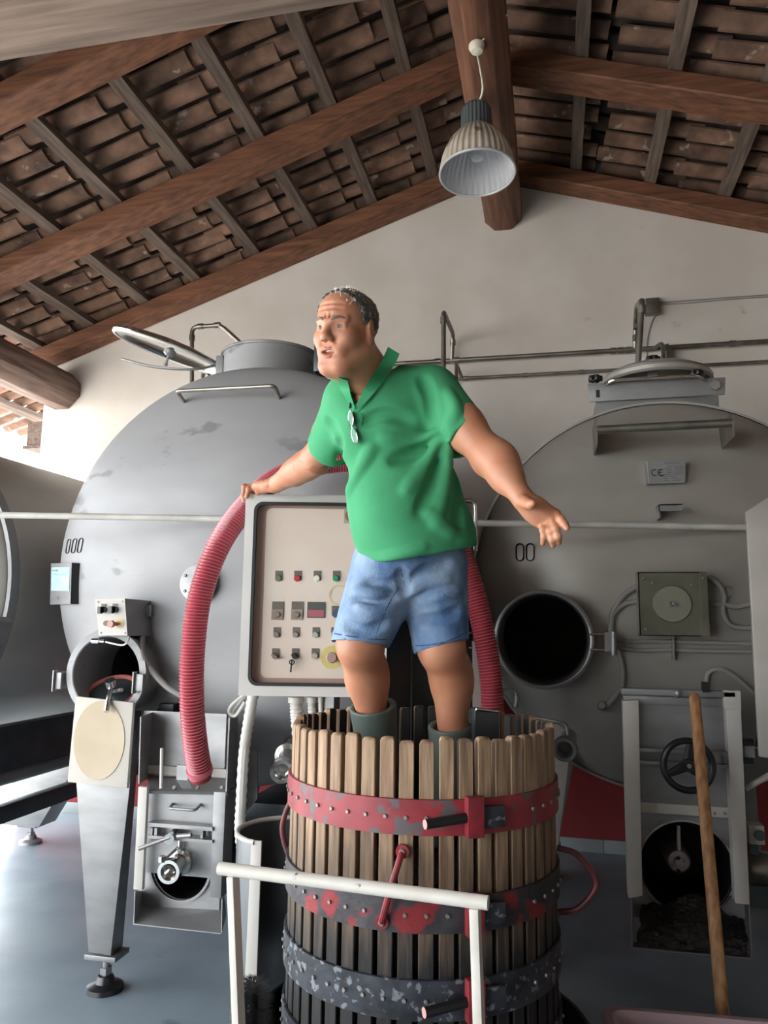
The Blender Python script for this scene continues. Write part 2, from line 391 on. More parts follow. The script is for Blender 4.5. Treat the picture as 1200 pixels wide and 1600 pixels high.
for ry in ROWS+ROWS_OUT:
    for side, xs in (('L', [b-.075-.12 for b in BL[1:]]+[-.28]), ('R', [b+.13 for b in BR]+[-.24])) if ry < 5.5 else (('L', [BL[1]-.195, BL[2]-.195]),):
        for xt in xs:
            M_ = tile_frame(side, xt, ry+random.uniform(-.008,.008), random.uniform(0,.008))
            ctr = M_ @ Vector((.3,0,0)); d = np.array(ctr)-CAM; dep = float(d@FW)
            vis = False
            if dep > .5:
                px, py = 600+F_PX*float(d@RT)/dep, 800-F_PX*float(d@UP)/dep
                vis = -110 < px < 1310 and -60 < py < 720
            if vis and n_t < 298:
                o = link('roof_tile', tile_mesh('a'), None, ceil); o.matrix_local = Matrix.Translation(-cl) @ M_; n_t += 1
            else:
                V, Fc = tile_geo(.60, .130, .142, .040, .013, n=3); far_tiles.add([M_ @ Vector(p) for p in V], Fc)
far_tiles.build('overhead_tiles', M_tile, ceil, kind='stuff')
cov = MB()
for ry in [5.27+.096-.192*i for i in range(53)]:
    for (xa, xb, zf) in ((-5.1, XR, zL), (3.7, XR, zR)):
        V = []; n = 6
        for xx in (xa, xb):
            for k in range(n+1):
                t = -1+2*k/n; V.append((xx, ry+.075*t, zf(xx, .305)-.05*t*t))
        cov.add(V, [(k, k+1, n+2+k, n+1+k) for k in range(n)])
cov.build('cover_tiles', M_cover, ceil, kind='stuff')
dk = MB()  # unseen slab added above the tiles to stop light leaking in
for (xa, xb, zf) in ((-5.12, XR, zL), (3.85, XR, zR)):
    dk.prism([(xa,-4.7,zf(xa,.33)),(xb,-4.7,zf(xb,.33)),(xb,-4.7,zf(xb,.37)),(xa,-4.7,zf(xa,.37))], (0,10.9,0))
dk.prism([(-5.12,6.2,zL(-5.12,.33)),(-4.0,6.2,zL(-4.0,.33)),(-4.0,6.2,zL(-4.0,.37)),(-5.12,6.2,zL(-5.12,.37))], (0,1.8,0))
for xb in BL[:2]:
    MB().prism([(xb-.075,5.53,zL(xb-.075,.121)),(xb,5.53,zL(xb,.121)),(xb,5.53,zL(xb,.166)),(xb-.075,5.53,zL(xb-.075,.166))], (0,2.4,0)).build('batten', M_batten, ceil)
dk.build('light_block_slab', M_cover, ceil)
# eave bracket beyond the wall end
MB().box(-4.40,-4.19,5.62,5.84,2.96,3.17).box(-4.42,-4.19,5.60,5.86,2.93,2.955).build('eave_bracket', M_batten, ceil)
# ================================================================== tanks
class Tank:
    def __init__(s, cx, cz, r, yr, depth): s.cx, s.cz, s.r, s.yr, s.depth = cx, cz, r, yr, depth
    def dy(s, x, z):
        q = min(((x-s.cx)**2+(z-s.cz)**2)/s.r**2, 1.0)
        return s.yr-s.depth*(1-q**1.1)**.62
    def hit(s, px, py):
        d = ray(px, py); lo, hi = (s.yr-s.depth-.15)/d[1], (s.yr+.02)/d[1]
        for _ in range(40):
            m = (lo+hi)/2; p = CAM+d*m
            if p[1] < s.dy(p[0], p[2]): lo = m
            else: hi = m
        return CAM+d*lo
    def frame(s, px, py):
        p = s.hit(px, py); e = 2e-3
        gx = (s.dy(p[0]+e, p[2])-s.dy(p[0]-e, p[2]))/(2*e); gz = (s.dy(p[0], p[2]+e)-s.dy(p[0], p[2]-e))/(2*e)
        n = nrm((gx, -1, gz)); u = nrm(np.cross((0,0,1), -n)); u = u if u[0] > 0 else -u
        v = np.cross(n, u); v = v if v[2] > 0 else -v
        return p, u, v, n
    def shell(s, ln, name, m, parent, holes=()):
        pr = []
        for k in range(25):
            q = math.sin(k/24*math.pi/2); pr.append((max(q*s.r, 1e-4), s.depth*(1-min((q*q)**1.1, 1))**.62))
        pr += [(s.r, -.02), (s.r, -ln)]
        for k in range(1, 9): 
            q = math.cos(k/8*math.pi/2); pr.append((max(q*s.r, 1e-4), -ln-s.depth*math.sqrt(max(0, 1-q*q))))
        o = MB().lathe(pr, (s.cx, s.yr, s.cz), (0,-1,0), 96).build(name, m, parent, smooth=50)
        for (hx, hz, hr) in holes:
            c = MB().cyl((hx, s.yr-s.depth-.4, hz), (hx, s.yr+.25, hz), hr, 64).build('cutter', None)
            md = o.modifiers.new('b', 'BOOLEAN'); md.operation = 'DIFFERENCE'; md.object = c; md.solver = 'EXACT'
            dg = bpy.context.evaluated_depsgraph_get(); me = bpy.data.meshes.new_from_object(o.evaluated_get(dg))
            o.modifiers.clear(); o.data = me; bpy.data.objects.remove(c)
            for p in me.polygons:
                p.use_smooth = True
            keep = [p.index for p in me.polygons]
            bm = bmesh.new(); bm.from_mesh(me)      # drop the cutter's own wall, the neck replaces it
            dead = [f for f in bm.faces if abs(math.hypot(f.calc_center_median().x+o_w(o)[0]-hx, f.calc_center_median().z+o_w(o)[2]-hz)-hr) < .004 and abs(f.normal.y) < .2]
            dead += [f for f in bm.faces if math.hypot(f.calc_center_median().x+o_w(o)[0]-hx, f.calc_center_median().z+o_w(o)[2]-hz) < hr*.98 and f.calc_center_median().y+o_w(o)[1] < s.yr+.3]
            bmesh.ops.delete(bm, geom=list(set(dead)), context='FACES'); bm.to_mesh(me); bm.free()
            me.set_sharp_from_angle(angle=math.radians(50))
        return o
def o_w(o): return np.array(wloc(o))
def rect(px0, py0, px1, py1, Y):
    my, mx_ = (py0+py1)/2, (px0+px1)/2
    return atY(px0, my, Y)[0], atY(px1, my, Y)[0], atY(mx_, py1, Y)[2], atY(mx_, py0, Y)[2]
def pbox(mb, px0, py0, px1, py1, Y, th):
    x0, x1, z0, z1 = rect(px0, py0, px1, py1, Y); return mb.box(x0, x1, Y, Y+th, z0, z1)
def plate_hole(mb, x0, x1, z0, z1, cx, cz, r, y, th, n=48, a0=None):
    A = []; B = []
    for k in range(n):
        a = 2*math.pi*k/n; c, s_ = math.cos(a), math.sin(a)
        t = min(((x1-cx)/c if c > 1e-9 else (x0-cx)/c if c < -1e-9 else 1e9), ((z1-cz)/s_ if s_ > 1e-9 else (z0-cz)/s_ if s_ < -1e-9 else 1e9))
        A.append((cx+r*c, cz+r*s_)); B.append((cx+t*c, cz+t*s_))
    for c0 in ((x0,z0),(x0,z1),(x1,z0),(x1,z1)):       # snap the nearest outline point to each corner
        i = min(range(n), key=lambda k: (B[k][0]-c0[0])**2+(B[k][1]-c0[1])**2); B[i] = c0
    V = [(a[0], y, a[1]) for a in A]+[(b[0], y, b[1]) for b in B]+[(a[0], y+th, a[1]) for a in A]+[(b[0], y+th, b[1]) for b in B]
    Fc = []
    for k in range(n):
        j = (k+1) % n
        Fc += [(k, j, n+j, n+k), (2*n+k, 3*n+k, 3*n+j, 2*n+j), (k, 2*n+k, 2*n+j, j), (n+k, n+j, 3*n+j, 3*n+k)]
    return mb.add(V, Fc)
def ring(mb, o, axis, ri, ro, h, n=48):
    return mb.lathe([(ri,0),(ro,0),(ro,h),(ri,h),(ri,0)], o, axis, n)
def disc(mb, o, axis, r, h, n=32):
    return mb.lathe([(1e-4,0),(r,0),(r,h),(1e-4,h)], o, axis, n)
def bolt_at(mb, p, n_, r=.008, h=.008): return mb.lathe([(1e-4,h),(r*.8,h),(r,h*.6),(r,0)], p, n_, 8)
def zero_glyph(mb, o, u, v, w, h, r, surf=None, slant=0.0):
    """racetrack outline of a stencilled 0"""
    P = []; k = 10; R_ = w/2
    for i in range(k+1): a = math.pi*i/k; P.append((R_*math.cos(a), h/2-R_+R_*math.sin(a)))
    for i in range(k+1): a = math.pi+math.pi*i/k; P.append((R_*math.cos(a), -h/2+R_+R_*math.sin(a)))
    pts = []
    for (a, b) in P:
        q = np.asarray(o)+u*(a+slant*b)+v*b
        if surf is not None: q = np.array([q[0], surf.dy(q[0], q[2])-.0015, q[2]])
        pts.append(q)
    mb.tube(pts, r, 6, closed=True, flat=.35)
def tapered_leg(parent, top, bot, wt, wb, dt, db, m, name='leg'):
    """welded tapering leg: top/bottom centres, width and depth at each"""
    t, b = np.asarray(top, float), np.asarray(bot, float)
    q = lambda c, w, d: [c+V3(-w/2,-d/2,0), c+V3(w/2,-d/2,0), c+V3(w/2*.85,d/2,0), c+V3(-w/2*.85,d/2,0)]
    return MB().hexa(q(b, wb, db), q(t, wt, dt)).build(name, m, parent, bev=.006)
def machine_foot(parent, x, y, z, m1=None):
    f = MB().box(x-.07,x+.07,y-.055,y+.055,z-.02,z).build('foot_plate', M_steel, parent, bev=.003)
    MB().cyl((x,y,.04),(x,y,z-.02),.014,12).lathe([(1e-4,z-.06),(.026,z-.06),(.026,z-.085),(1e-4,z-.085)], (x,y,0), (0,0,1), 6).build('foot_bolt', M_steel, parent)
    MB().lathe([(1e-4,.055),(.03,.055),(.04,.03),(.072,.018),(.075,0),(1e-4,0)], (x,y,0), (0,0,1), 28).build('rubber_foot', m1 or M_blackpl, parent)

# ---------------------------------------------------------------- tank with the number 000
T1 = Tank(-1.385, 1.735, .965, 3.32, .23)
t1 = empty('fermentation_tank', (-1.385, 4.2, 0), label='big grey horizontal steel tank marked 000, behind the red hose', category='tank', group='horizontal steel tanks')
NK = atY(165, 1053, 2.99); nk_r = .172
T1.shell(1.75, 'tank_body', M_tank, t1, holes=[(NK[0], NK[2], nk_r-.012)])
y_in = T1.dy(NK[0]+nk_r, NK[2])
manhole = MB().lathe([(nk_r-.016,-.30),(nk_r-.016,-.004),(nk_r-.012,0),(nk_r+.016,0),(nk_r+.018,-.006),(nk_r+.018,-.022),(nk_r,-.03),(nk_r,-.30)], (NK[0], 2.99, NK[2]), (0,-1,0), 64).build('manhole_neck', M_tank, t1)
lc = atY(176, 1086, 3.07); ln_ = nrm((-.10,-.62,.78)); lu = nrm((1,-.05,-.30)); lu = nrm(lu-ln_*np.dot(lu, ln_)); lv = np.cross(ln_, lu)
lid = MB()
Pl = [lc+lu*.132*math.cos(a)+lv*.105*math.sin(a) for a in np.linspace(0, 2*math.pi, 40, endpoint=False)]
lid.prism(Pl, ln_*.012).build('manhole_lid', M_steeldark, t1)
MB().tube([p+ln_*.012 for p in [lc+lu*.128*math.cos(a)+lv*.101*math.sin(a) for a in np.linspace(0, 2*math.pi, 40, endpoint=False)]], .011, 8, closed=True).build('lid_gasket', M_gasket, t1)
hk = [atY(174,1072,3.0), atY(169,1094,2.93), atY(166,1112,2.905)]
MB().tube(bend([lc+ln_*.02, hk[0], hk[1], hk[2]], .02), [.011]*3+[.011]*12, 10).lathe([(1e-4,.03),(.022,.03),(.022,0),(1e-4,0)], hk[0], (0,-.5,.85), 16).build('lid_clamp', M_chrome, t1)
MB().tube([lc+ln_*.02, atY(190,1078,2.97)], .008, 8).build('clamp_arm', M_steel, t1)
for (a, b) in (((88,1063),(99,1063)), ((212,1066),(226,1066))):
    p, q = atY(*a, 2.985), atY(*b, 2.985)
    MB().box(p[0], q[0], 2.968, 3.03, p[2]-.035, p[2]+.035).box(p[0], p[0]+.006, 2.955, 2.985, p[2]-.045, p[2]+.045).build('hinge_tab', M_steel, t1, bev=.002)
p = atY(152, 1002, 2.985); MB().cyl(p+V3(-.022,0,0), p+V3(.012,0,0), .014, 12).cyl(p+V3(.012,0,0), p+V3(.035,0,0), .009, 12).build('limit_switch', M_chrome, t1)
# top neck and open lid
nc = atY(424, 558, 3.85); nr = .265
MB().lathe([(nr-.006,-.45),(nr-.006,0),(nr+.008,0),(nr+.010,-.006),(nr+.008,-.014),(nr,-.016),(nr,-.45)], nc, (0,0,1), 64).build('hatch_neck', M_tank, t1)
hl, hr_ = atY(190, 527, 3.85), atY(344, 574, 3.85)
hc = (hl+hr_)/2; hu = nrm(hr_-hl); hR = np.linalg.norm(hr_-hl)/2; hn = nrm(np.cross(hu, (0,1,.04))); hn = hn if hn[2] > 0 else -hn
hatch = MB().lathe([(1e-4,.050),(hR*.45,.045),(hR*.80,.025),(hR*.86,.012),(hR*.9,-.004),(hR*.97,-.006),(hR,.004),(hR*.985,.018),(hR*.88,.03),(hR*.45,.053),(1e-4,.058)], hc, hn, 64).build('hatch_lid', M_chrome, t1)
MB().tube([hc+hn*0+hR*.95*(hu*math.cos(a)+np.cross(hn,hu)*math.sin(a)) for a in np.linspace(0,2*math.pi,64,endpoint=False)], .013, 8, closed=True).build('rim_seal', M_whitepl, hatch if False else t1)
MB().lathe([(1e-4,-.012),(.02,-.012),(.034,.0),(.034,.02),(.015,.035),(.012,.06),(1e-4,.06)], hc+hn*-.012, hn, 20).cyl(hc-hn*.012, hc-hn*.075, .008, 10).lathe([(1e-4,0),(.012,0),(.012,.018),(1e-4,.018)], hc-hn*.085, hn, 10).build('lid_knob', M_steel, t1)
ba = [atY(191,561,3.62), atY(240,573,3.60), atY(300,577,3.62), atY(343,570,3.72)]
MB().tube(spline(ba, 8), .013, 10, flat=.5).build('lid_arm', M_steel, t1)
hp = atY(345, 573, 3.72); MB().box(hp[0]-.012, hp[0]+.03, 3.68, 3.78, hp[2]-.10, hp[2]+.05).build('hatch_hinge', M_steel, t1, bev=.003)
hp = atY(503, 570, 3.75); MB().box(hp[0]-.03, hp[0]+.0, 3.70, 3.80, hp[2]-.05, hp[2]+.10).box(hp[0], hp[0]+.03, 3.71, 3.79, hp[2]-.06, hp[2]+.07).cyl(hp+V3(.0,0,-.19), hp+V3(.012,0,-.06), .006, 8).lathe([(1e-4,.01),(.02,.01),(.022,0),(.02,-.01),(1e-4,-.01)], hp+V3(.01,0,-.10), (0,0,1), 12).build('hatch_clamp', M_steeldark, t1, bev=.002)
# grab rail on the dome
ra, rb = T1.hit(288, 628), T1.hit(437, 622); ra2, rb2 = atY(276, 611, ra[1]-.10), atY(429, 603, rb[1]-.10)
MB().tube(bend([ra, ra2, rb2, rb], .02), .009, 10).build('grab_rail', M_galv, t1)
# round blank flange
p, u, v, n = T1.frame(314, 912); fc_ = p+V3(.0,-.035,0)
fl = MB(); disc(fl, fc_+V3(0,.06,0), (0,-1,0), .083, .06, 40); fl.build('blank_flange', M_steel, t1, bev=.003)
for a in range(6):
    th = math.pi/6+a*math.pi/3
    b_ = MB(); bolt_at(b_, fc_+V3(.066*math.cos(th), 0, .066*math.sin(th)), (0,-1,0), .007, .006); b_.build('flange_bolt', M_steeldark, t1)
p, u, v, n = T1.frame(234, 954)
MB().boxf(p+n*.012, u, v, n, .045, .05, .024).boxf(p+n*.028, u, v, n, .03, .034, .008).build('small_bracket', M_steel, t1, bev=.002)
# number 000 and name plate
g = MB()
for px in (107, 116, 125.5):
    q, u, v, n = T1.frame(px, 853-(px-116)*.07); zero_glyph(g, q, V3(1,0,0), V3(0,0,1), .026, .068, .0038, T1, .12)
g.build('tank_number', mat('faded_black_print', '#2c2d30', .6), t1, label='stencilled number 000')
q0, q1, q2, q3 = (T1.hit(*c) for c in ((88.5,881),(121,880),(119,944),(87,945)))
off = V3(-.01,-.03,0)
np_ = MB().hexa([q0+off, q1+off, q2+off, q3+off], [q0+off+V3(0,.006,0), q1+off+V3(0,.006,0), q2+off+V3(0,.006,0), q3+off+V3(0,.006,0)]).build('name_plate', M_steel, t1, label='engraved maker plate with a pale blue printed field')
nn = nrm(np.cross(q1-q0, q3-q0)); nn = nn if nn[1] < 0 else -nn
MB().hexa([q1+off+V3(.0,.004,0), q1+V3(.03,.0,0), q2+V3(.03,.0,0), q2+off+V3(0,.004,0)], [q1+off+V3(-.006,.006,0), q1+V3(.02,.01,0), q2+V3(.02,.01,0), q2+off+V3(-.006,.006,0)]).build('plate_bracket', M_black, t1)
L_ = lambda a, b: q0+off+(q1-q0)*a+(q3-q0)*b+nn*.0015
MB().add([L_(.06,.10), L_(.92,.10), L_(.92,.66), L_(.06,.66)], [(0,1,2,3)]).build('plate_field', M_tealprint, t1)
pt = MB(); pu, pv = nrm(q1-q0), nrm(q0-q3); W_ = np.linalg.norm(q1-q0)
for (s_, a, b, h) in (('ALFA WEB', .1, .2, .014), ('alfa', .35, .86, .022)):
    text_mesh(s_, h, L_(a, b)+nn*.001, pu, pv, pt, .0002)
for k in range(3): pt.add([L_(.1,.25+.02*k)+nn*.001, L_(.8,.25+.02*k)+nn*.001, L_(.8,.256+.02*k)+nn*.001, L_(.1,.256+.02*k)+nn*.001], [(0,1,2,3)])
pt.build('plate_lettering', M_greyprint, t1)
# operator box on the dome
bx = [atY(149,936,2.93), atY(195.5,935,2.93), atY(199.5,993,2.945), atY(154.5,993,2.945)]
bd = V3(.02,.21,-.005)
ob_ = MB().hexa(bx, [c+bd for c in bx]).build('operator_box', M_steel, t1, bev=.002)
fo = V3(0,-.0025,0)
MB().hexa([c+fo for c in bx], [c-fo*.2 for c in bx]).build('operator_face', M_sheet, t1)
B_ = lambda a, b, d=0: bx[0]+(bx[1]-bx[0])*a+(bx[3]-bx[0])*b+V3(0,-.003-d,0)
for a in (.28, .66):
    MB().cyl(B_(a,.30), B_(a,.30,.012), .013, 16).boxf(B_(a-.04,.31,.022), (1,0,0), (0,0,1), (0,1,0), .013, .03, .022).boxf(B_(a,.175,.001), (1,0,0), (0,0,1), (0,1,0), .022, .011, .002).build('rotary_switch', M_blackpl, t1)
MB().cyl(B_(.30,.67), B_(.30,.67,.006), .011, 16).build('push_button', M_greyprint, t1)
MB().cyl(B_(.66,.69), B_(.62,.69,.028), .008, 16).cyl(B_(.62,.69,.028), B_(.61,.69,.042), .015, 20).build('stop_button', mat('faded_red_knob', '#a8706a', .5), t1)
disc_ = MB(); disc(disc_, B_(.74,.66,.0), (0,-1,0), .022, .001); disc_.build('yellow_ring', mat('faded_yellow', '#c9b27e', .6), t1)
for a, b in ((.09,.08),(.91,.08),(.09,.93),(.9,.94)):
    b_ = MB(); bolt_at(b_, B_(a,b), (0,-1,0), .004, .003); b_.build('screw', M_bolt, t1)
cp = [bx[2]+V3(-.01,.14,.01), atY(221,1020,3.0), atY(235,1045,3.02), atY(260,1072,3.03), atY(284,1087,3.04)]
pts = spline(cp, 14)
MB().tube(pts, [.013+(.0016 if i % 2 else 0) for i in range(len(pts))], 10).build('flexible_conduit', M_cond, t1)
MB().tube(spline([bx[2]+V3(-.02,.05,0), atY(199,1003,2.95), atY(190,1008,2.96), atY(165,1003,2.975)], 6), .004, 6).build('thin_cable', M_whitepl, t1)
# legs
lt = atY(166, 1180, 3.04); lb = atY(158, 1488, 3.03)
leg = MB().hexa([atY(138,1488,3.0), atY(173,1494,3.0), atY(192,1478,3.10), atY(150,1476,3.10)],
                [atY(113,1140,3.0), atY(213,1140,3.0), atY(222,1110,3.14), atY(128,1105,3.14)]).build('leg', M_steel, t1, bev=.004)
machine_foot(t1, float(lb[0]+.015), 3.05, float(lb[2]))
tapered_leg(t1, (-.95,3.2,.95), (-.80,3.2,.18), .27, .10, .12, .08, M_steel); machine_foot(t1, -.80, 3.2, .19)
for sx, xx in ((-1.95,-2.0), (-.82,-.80)):
    tapered_leg(t1, (sx,4.95,.98), (xx,4.95,.18), .27, .10, .12, .08, M_steel); machine_foot(t1, xx, 4.95, .19)
# beige board hung on the manhole clamp
bq = [atY(118,1088,2.955), atY(208,1098,2.93), atY(198,1232,2.925), atY(105,1222,2.95)]
bo = MB().hexa(bq, [c+V3(.004,.014,0) for c in bq]).build('hanging_board', M_board2, bev=.003, label='beige oval-stamped board hung over the open manhole of tank 000', category='board')
bc = sum(bq)/4+V3(0,-.0005,0); bu = (bq[1]-bq[0]+bq[2]-bq[3])/2; bv = (bq[0]-bq[3]+bq[1]-bq[2])/2; bn = nrm(np.cross(bu, bv)); bn = bn if bn[1] < 0 else -bn
Po = [bc+bu*.43*math.cos(a)-bu*.02+bv*.46*math.sin(a)+bv*.02 for a in np.linspace(0, 2*math.pi, 48, endpoint=False)]
MB().prism(Po, bn*.003).build('oval_stamp', M_board, bo)

# ---------------------------------------------------------------- discharge gate of tank 000
g1 = empty('discharge_gate', tuple(np.append(atY(290, 1300, 3.0)[:2], .25)), label='steel discharge gate with sliding door and pipe fitting below tank 000', category='gate', group='tank discharge gates')
m = MB(); pbox(m, 222, 1113, 352, 1216, 2.99, .012); m.build('hood_back', M_steel, g1)
def wing(pts2, th, name, mt, par):
    m = MB().prism([atY(px, py, Y) for (px, py, Y) in pts2], (th,0,0)); return m.build(name, mt, par)
wing([(219,1120,2.84),(237,1113,2.99),(231,1216,2.99),(216,1225,2.84)], .004, 'hood_side', M_steel, g1)
wing([(357,1122,2.84),(370,1113,3.10),(367,1300,3.10),(352,1237,2.84)], .006, 'hood_side', M_steel, g1)
m = MB(); pbox(m, 231, 1199, 353, 1212, 2.975, .012); m.build('seal_strip', M_sheet, g1)
MB().hexa([atY(231,1213,2.98), atY(353,1215,2.98), atY(353,1238,2.86), atY(230,1236,2.86)], [c+V3(0,.01,-.012) for c in (atY(231,1213,2.98), atY(353,1215,2.98), atY(353,1238,2.86), atY(230,1236,2.86))]).build('sloped_ledge', M_steel, g1)
for px in (273, 309, 347):
    b_ = MB(); bolt_at(b_, atY(px, 1231, 2.872), (0,-1,.5), .009, .008); b_.build('ledge_bolt', M_bolt, g1)
m = MB(); pbox(m, 276, 1196, 294, 1219, 2.83, .012); m.hexa([atY(276,1219,2.83), atY(294,1219,2.83), atY(300,1232,2.85), atY(284,1232,2.85)], [atY(276,1219,2.842), atY(294,1219,2.842), atY(300,1232,2.862), atY(284,1232,2.862)])
m.cyl(atY(279,1196,2.84), atY(279,1196,2.90), .006, 8).cyl(atY(290,1197,2.84), atY(290,1197,2.90), .006, 8).build('latch_bracket', M_steel, g1)
MB().cyl(atY(253,1169,2.86), atY(252,1232,2.83), .007, 10).build('pin_rod', M_sheet, g1)
m = MB(); pbox(m, 229, 1238, 338, 1368, 2.90, .012); m.build('sliding_door', M_steel, g1)
ha = [atY(263,1263,2.90), atY(264,1263,2.84), atY(304,1266,2.84), atY(313,1258,2.90)]
MB().tube(bend([atY(270,1256,2.90), atY(264,1263,2.845), atY(305,1266,2.845), atY(314,1257,2.90)], .012), .0055, 10).build('door_handle', M_steel, g1)
m = MB(); m.hexa([atY(216,1229,2.84), atY(230,1230,2.84), atY(222,1391,2.84), atY(208,1390,2.84)], [c+V3(0,.02,0) for c in (atY(216,1229,2.84), atY(230,1230,2.84), atY(222,1391,2.84), atY(208,1390,2.84))]); m.build('guide_rail', M_sheet, g1, bev=.003)
m = MB(); m.hexa([atY(334,1237,2.86), atY(353,1238,2.86), atY(345,1404,2.86), atY(327,1402,2.86)], [c+V3(0,.09,0) for c in (atY(334,1237,2.86), atY(353,1238,2.86), atY(345,1404,2.86), atY(327,1402,2.86))]); m.build('guide_rail', M_steel, g1, bev=.003)
m = MB(); pbox(m, 230, 1289, 332, 1295, 2.85, .045); pbox(m, 230, 1309, 332, 1314, 2.85, .045)
for px in (236, 243, 315): pbox(m, px-2, 1294, px+2, 1310, 2.855, .03)
m.build('cross_bar', M_steel, g1)
tc = atY(265, 1311, 2.81)
MB().cyl(tc+V3(0,-.005,0), atY(277,1299,2.90), .020, 20).build('spindle_nut', M_chrome, g1)
MB().cyl(atY(217,1326,2.79), atY(266,1308,2.81), .008, 10).cyl(atY(277,1307,2.80), atY(299,1305,2.80), .009, 10).build('tee_handle', M_steel, g1)
va, vb = atY(263, 1363, 2.76), atY(284, 1345, 2.90); vd = nrm(va-vb); vl = np.linalg.norm(va-vb)
MB().lathe([(.047,0),(.047,.03),(.036,.035),(.033,.045),(.033,vl*.7),(.042,vl*.72),(.042,vl),(.030,vl),(.020,vl-.01),(.018,vl-.06),(1e-4,vl-.06)], vb, vd, 28).build('pipe_fitting', M_chrome, g1)
MB().cyl(va+V3(-.02,.0,.04), vb+V3(-.01,-.01,.055), .006, 8).cyl(vb+V3(.0,-.02,.05), vb+V3(.0,-.02,.085), .009, 10).lathe([(1e-4,.02),(.014,.02),(.014,0),(1e-4,0)], va+V3(-.028,0,.035), (0,0,1), 10).build('clamp_screw', M_chrome, g1)
x0, x1, z0, z1 = rect(218, 1340, 345, 1420, 2.93); hcx = atY(284, 1352, 2.93)
m = MB(); plate_hole(m, x0, x1, z0, z1+.02, hcx[0], hcx[2], .128, 2.925, .01); m.build('outlet_plate', M_steel, g1)
m = MB(); ring(m, (hcx[0],2.925,hcx[2]), (0,-1,0), .124, .134, .014, 48); m.build('outlet_rim', M_steel, g1)
MB().lathe([(.126,0),(.126,-.28),(1e-4,-.28)], (hcx[0],2.935,hcx[2]), (0,-1,0), 40).build('outlet_pipe', M_void, g1)
tq = [atY(221,1415,2.93), atY(349,1421,2.93), atY(345,1458,2.78), atY(208,1443,2.78)]
MB().hexa(tq, [c+V3(0,0,-.004) for c in tq]).build('chute_floor', M_steel, g1)
MB().hexa([atY(221,1392,2.93), tq[0], tq[3], atY(210,1392,2.78)], [c+V3(.004,0,0) for c in (atY(221,1392,2.93), tq[0], tq[3], atY(210,1392,2.78))]).build('chute_side', M_steel, g1)
MB().hexa([atY(349,1400,2.93), atY(352,1430,2.93), tq[2], atY(346,1405,2.78)], [c+V3(.004,0,0) for c in (atY(349,1400,2.93), atY(352,1430,2.93), tq[2], atY(346,1405,2.78))]).build('chute_side', M_steel, g1)
p = T1.hit(268, 1105); MB().box(p[0]-.03, p[0]+.04, p[1]-.06, p[1], p[2]-.016, p[2]+.02).box(p[0]-.042, p[0]-.02, p[1]-.05, p[1], p[2]-.024, p[2]+.0).build('black_clip', M_black, g1, bev=.004)
MB().hexa([atY(372,1165,3.06), atY(402,1172,3.06), atY(402,1248,3.06), atY(384,1268,3.06)], [c+V3(.0,.01,0) for c in (atY(372,1165,3.06), atY(402,1172,3.06), atY(402,1248,3.06), atY(384,1268,3.06))]).build('side_wing', M_steel, g1)
# drain valve of tank 000 and dark shade filler
dv = empty('drain_valve', atY(440, 1195, 2.95), label='round chrome drain valve between the hose conduits and the wooden press', category='valve', group='drain valves')
a, b = atY(440, 1206, 2.82), atY(452, 1172, 3.10); d_ = nrm(b-a)
MB().lathe([(1e-4,.05),(.022,.05),(.026,.012),(.030,0),(.044,-.002),(.047,.008),(.047,.03),(.036,.036),(.033,.06),(.033,.20),(.05,.205),(.05,.225),(.033,.23),(.033,.34)], a, d_, 28).build('valve_body', M_chrome, dv)
MB().cyl(a+d_*.12, a+d_*.12+V3(.10,0,-.06), .008, 10).cyl(a+d_*.12+V3(0,0,-.03), a+d_*.12+V3(0,0,.03), .012, 10).build('valve_lever', M_chrome, dv)
MB().cyl(a+d_*.3, a+d_*.62, .033, 20).build('drain_pipe', M_steel, dv)
x0, x1, z0, z1 = rect(384, 1240, 470, 1330, 3.25)
MB().hexa([V3(x0,3.3,.0), V3(x0+.5,3.3,.0), V3(x0+.5,3.7,.0), V3(x0,3.7,0)], [V3(x0-.02,3.25,.72), V3(x0+.55,3.25,.72), V3(x0+.55,3.75,.72), V3(x0-.02,3.75,.72)]).build('shade_filler', M_steeldark, label='dark solid added for the shade under tank 000 behind the press', category='filler', bev=.01)  # dark solid added where only shade lies below the tank

# ---------------------------------------------------------------- tank with the number 00
T2 = Tank(.515, 1.655, .895, 3.76, .24)
t2 = empty('fermentation_tank', (.515, 4.5, 0), label='round steel tank marked 00 with an open black manhole', category='tank', group='horizontal steel tanks')
MH = atY(849, 999, 3.42); mhr = .208
T2.shell(1.35, 'tank_body', M_tank2, t2, holes=[(MH[0], MH[2], mhr-.008)])
MB().lathe([(mhr-.012,-.42),(mhr-.012,0),(mhr-.006,.004),(mhr+.004,0),(mhr+.006,-.008),(mhr,-.014),(mhr,-.42)], (MH[0],3.42,MH[2]), (0,-1,0), 64).build('manhole_neck', M_steel, t2)
MB().lathe([(T2.r+.001,.012),(T2.r+.012,.012),(T2.r+.014,-.05),(T2.r+.001,-.05)], (T2.cx,T2.yr,T2.cz), (0,-1,0), 96).build('rim_band', M_tank2, t2)
# manhole hinge
h0 = atY(921, 990, 3.42); h1 = atY(962, 1000, 3.42)
MB().tube([atY(922,991,3.42), atY(949,992,3.42)], .007, 8).build('hinge_arm', M_chrome, t2)
MB().tube([atY(922,1015,3.42), atY(949,1017,3.42)], .007, 8).build('hinge_arm', M_chrome, t2)
m = MB(); pbox(m, 945, 988, 957, 1018, 3.41, .05); m.cyl(atY(959,987,3.40), atY(959,1024,3.40), .010, 12).build('hinge_block', M_steel, t2)
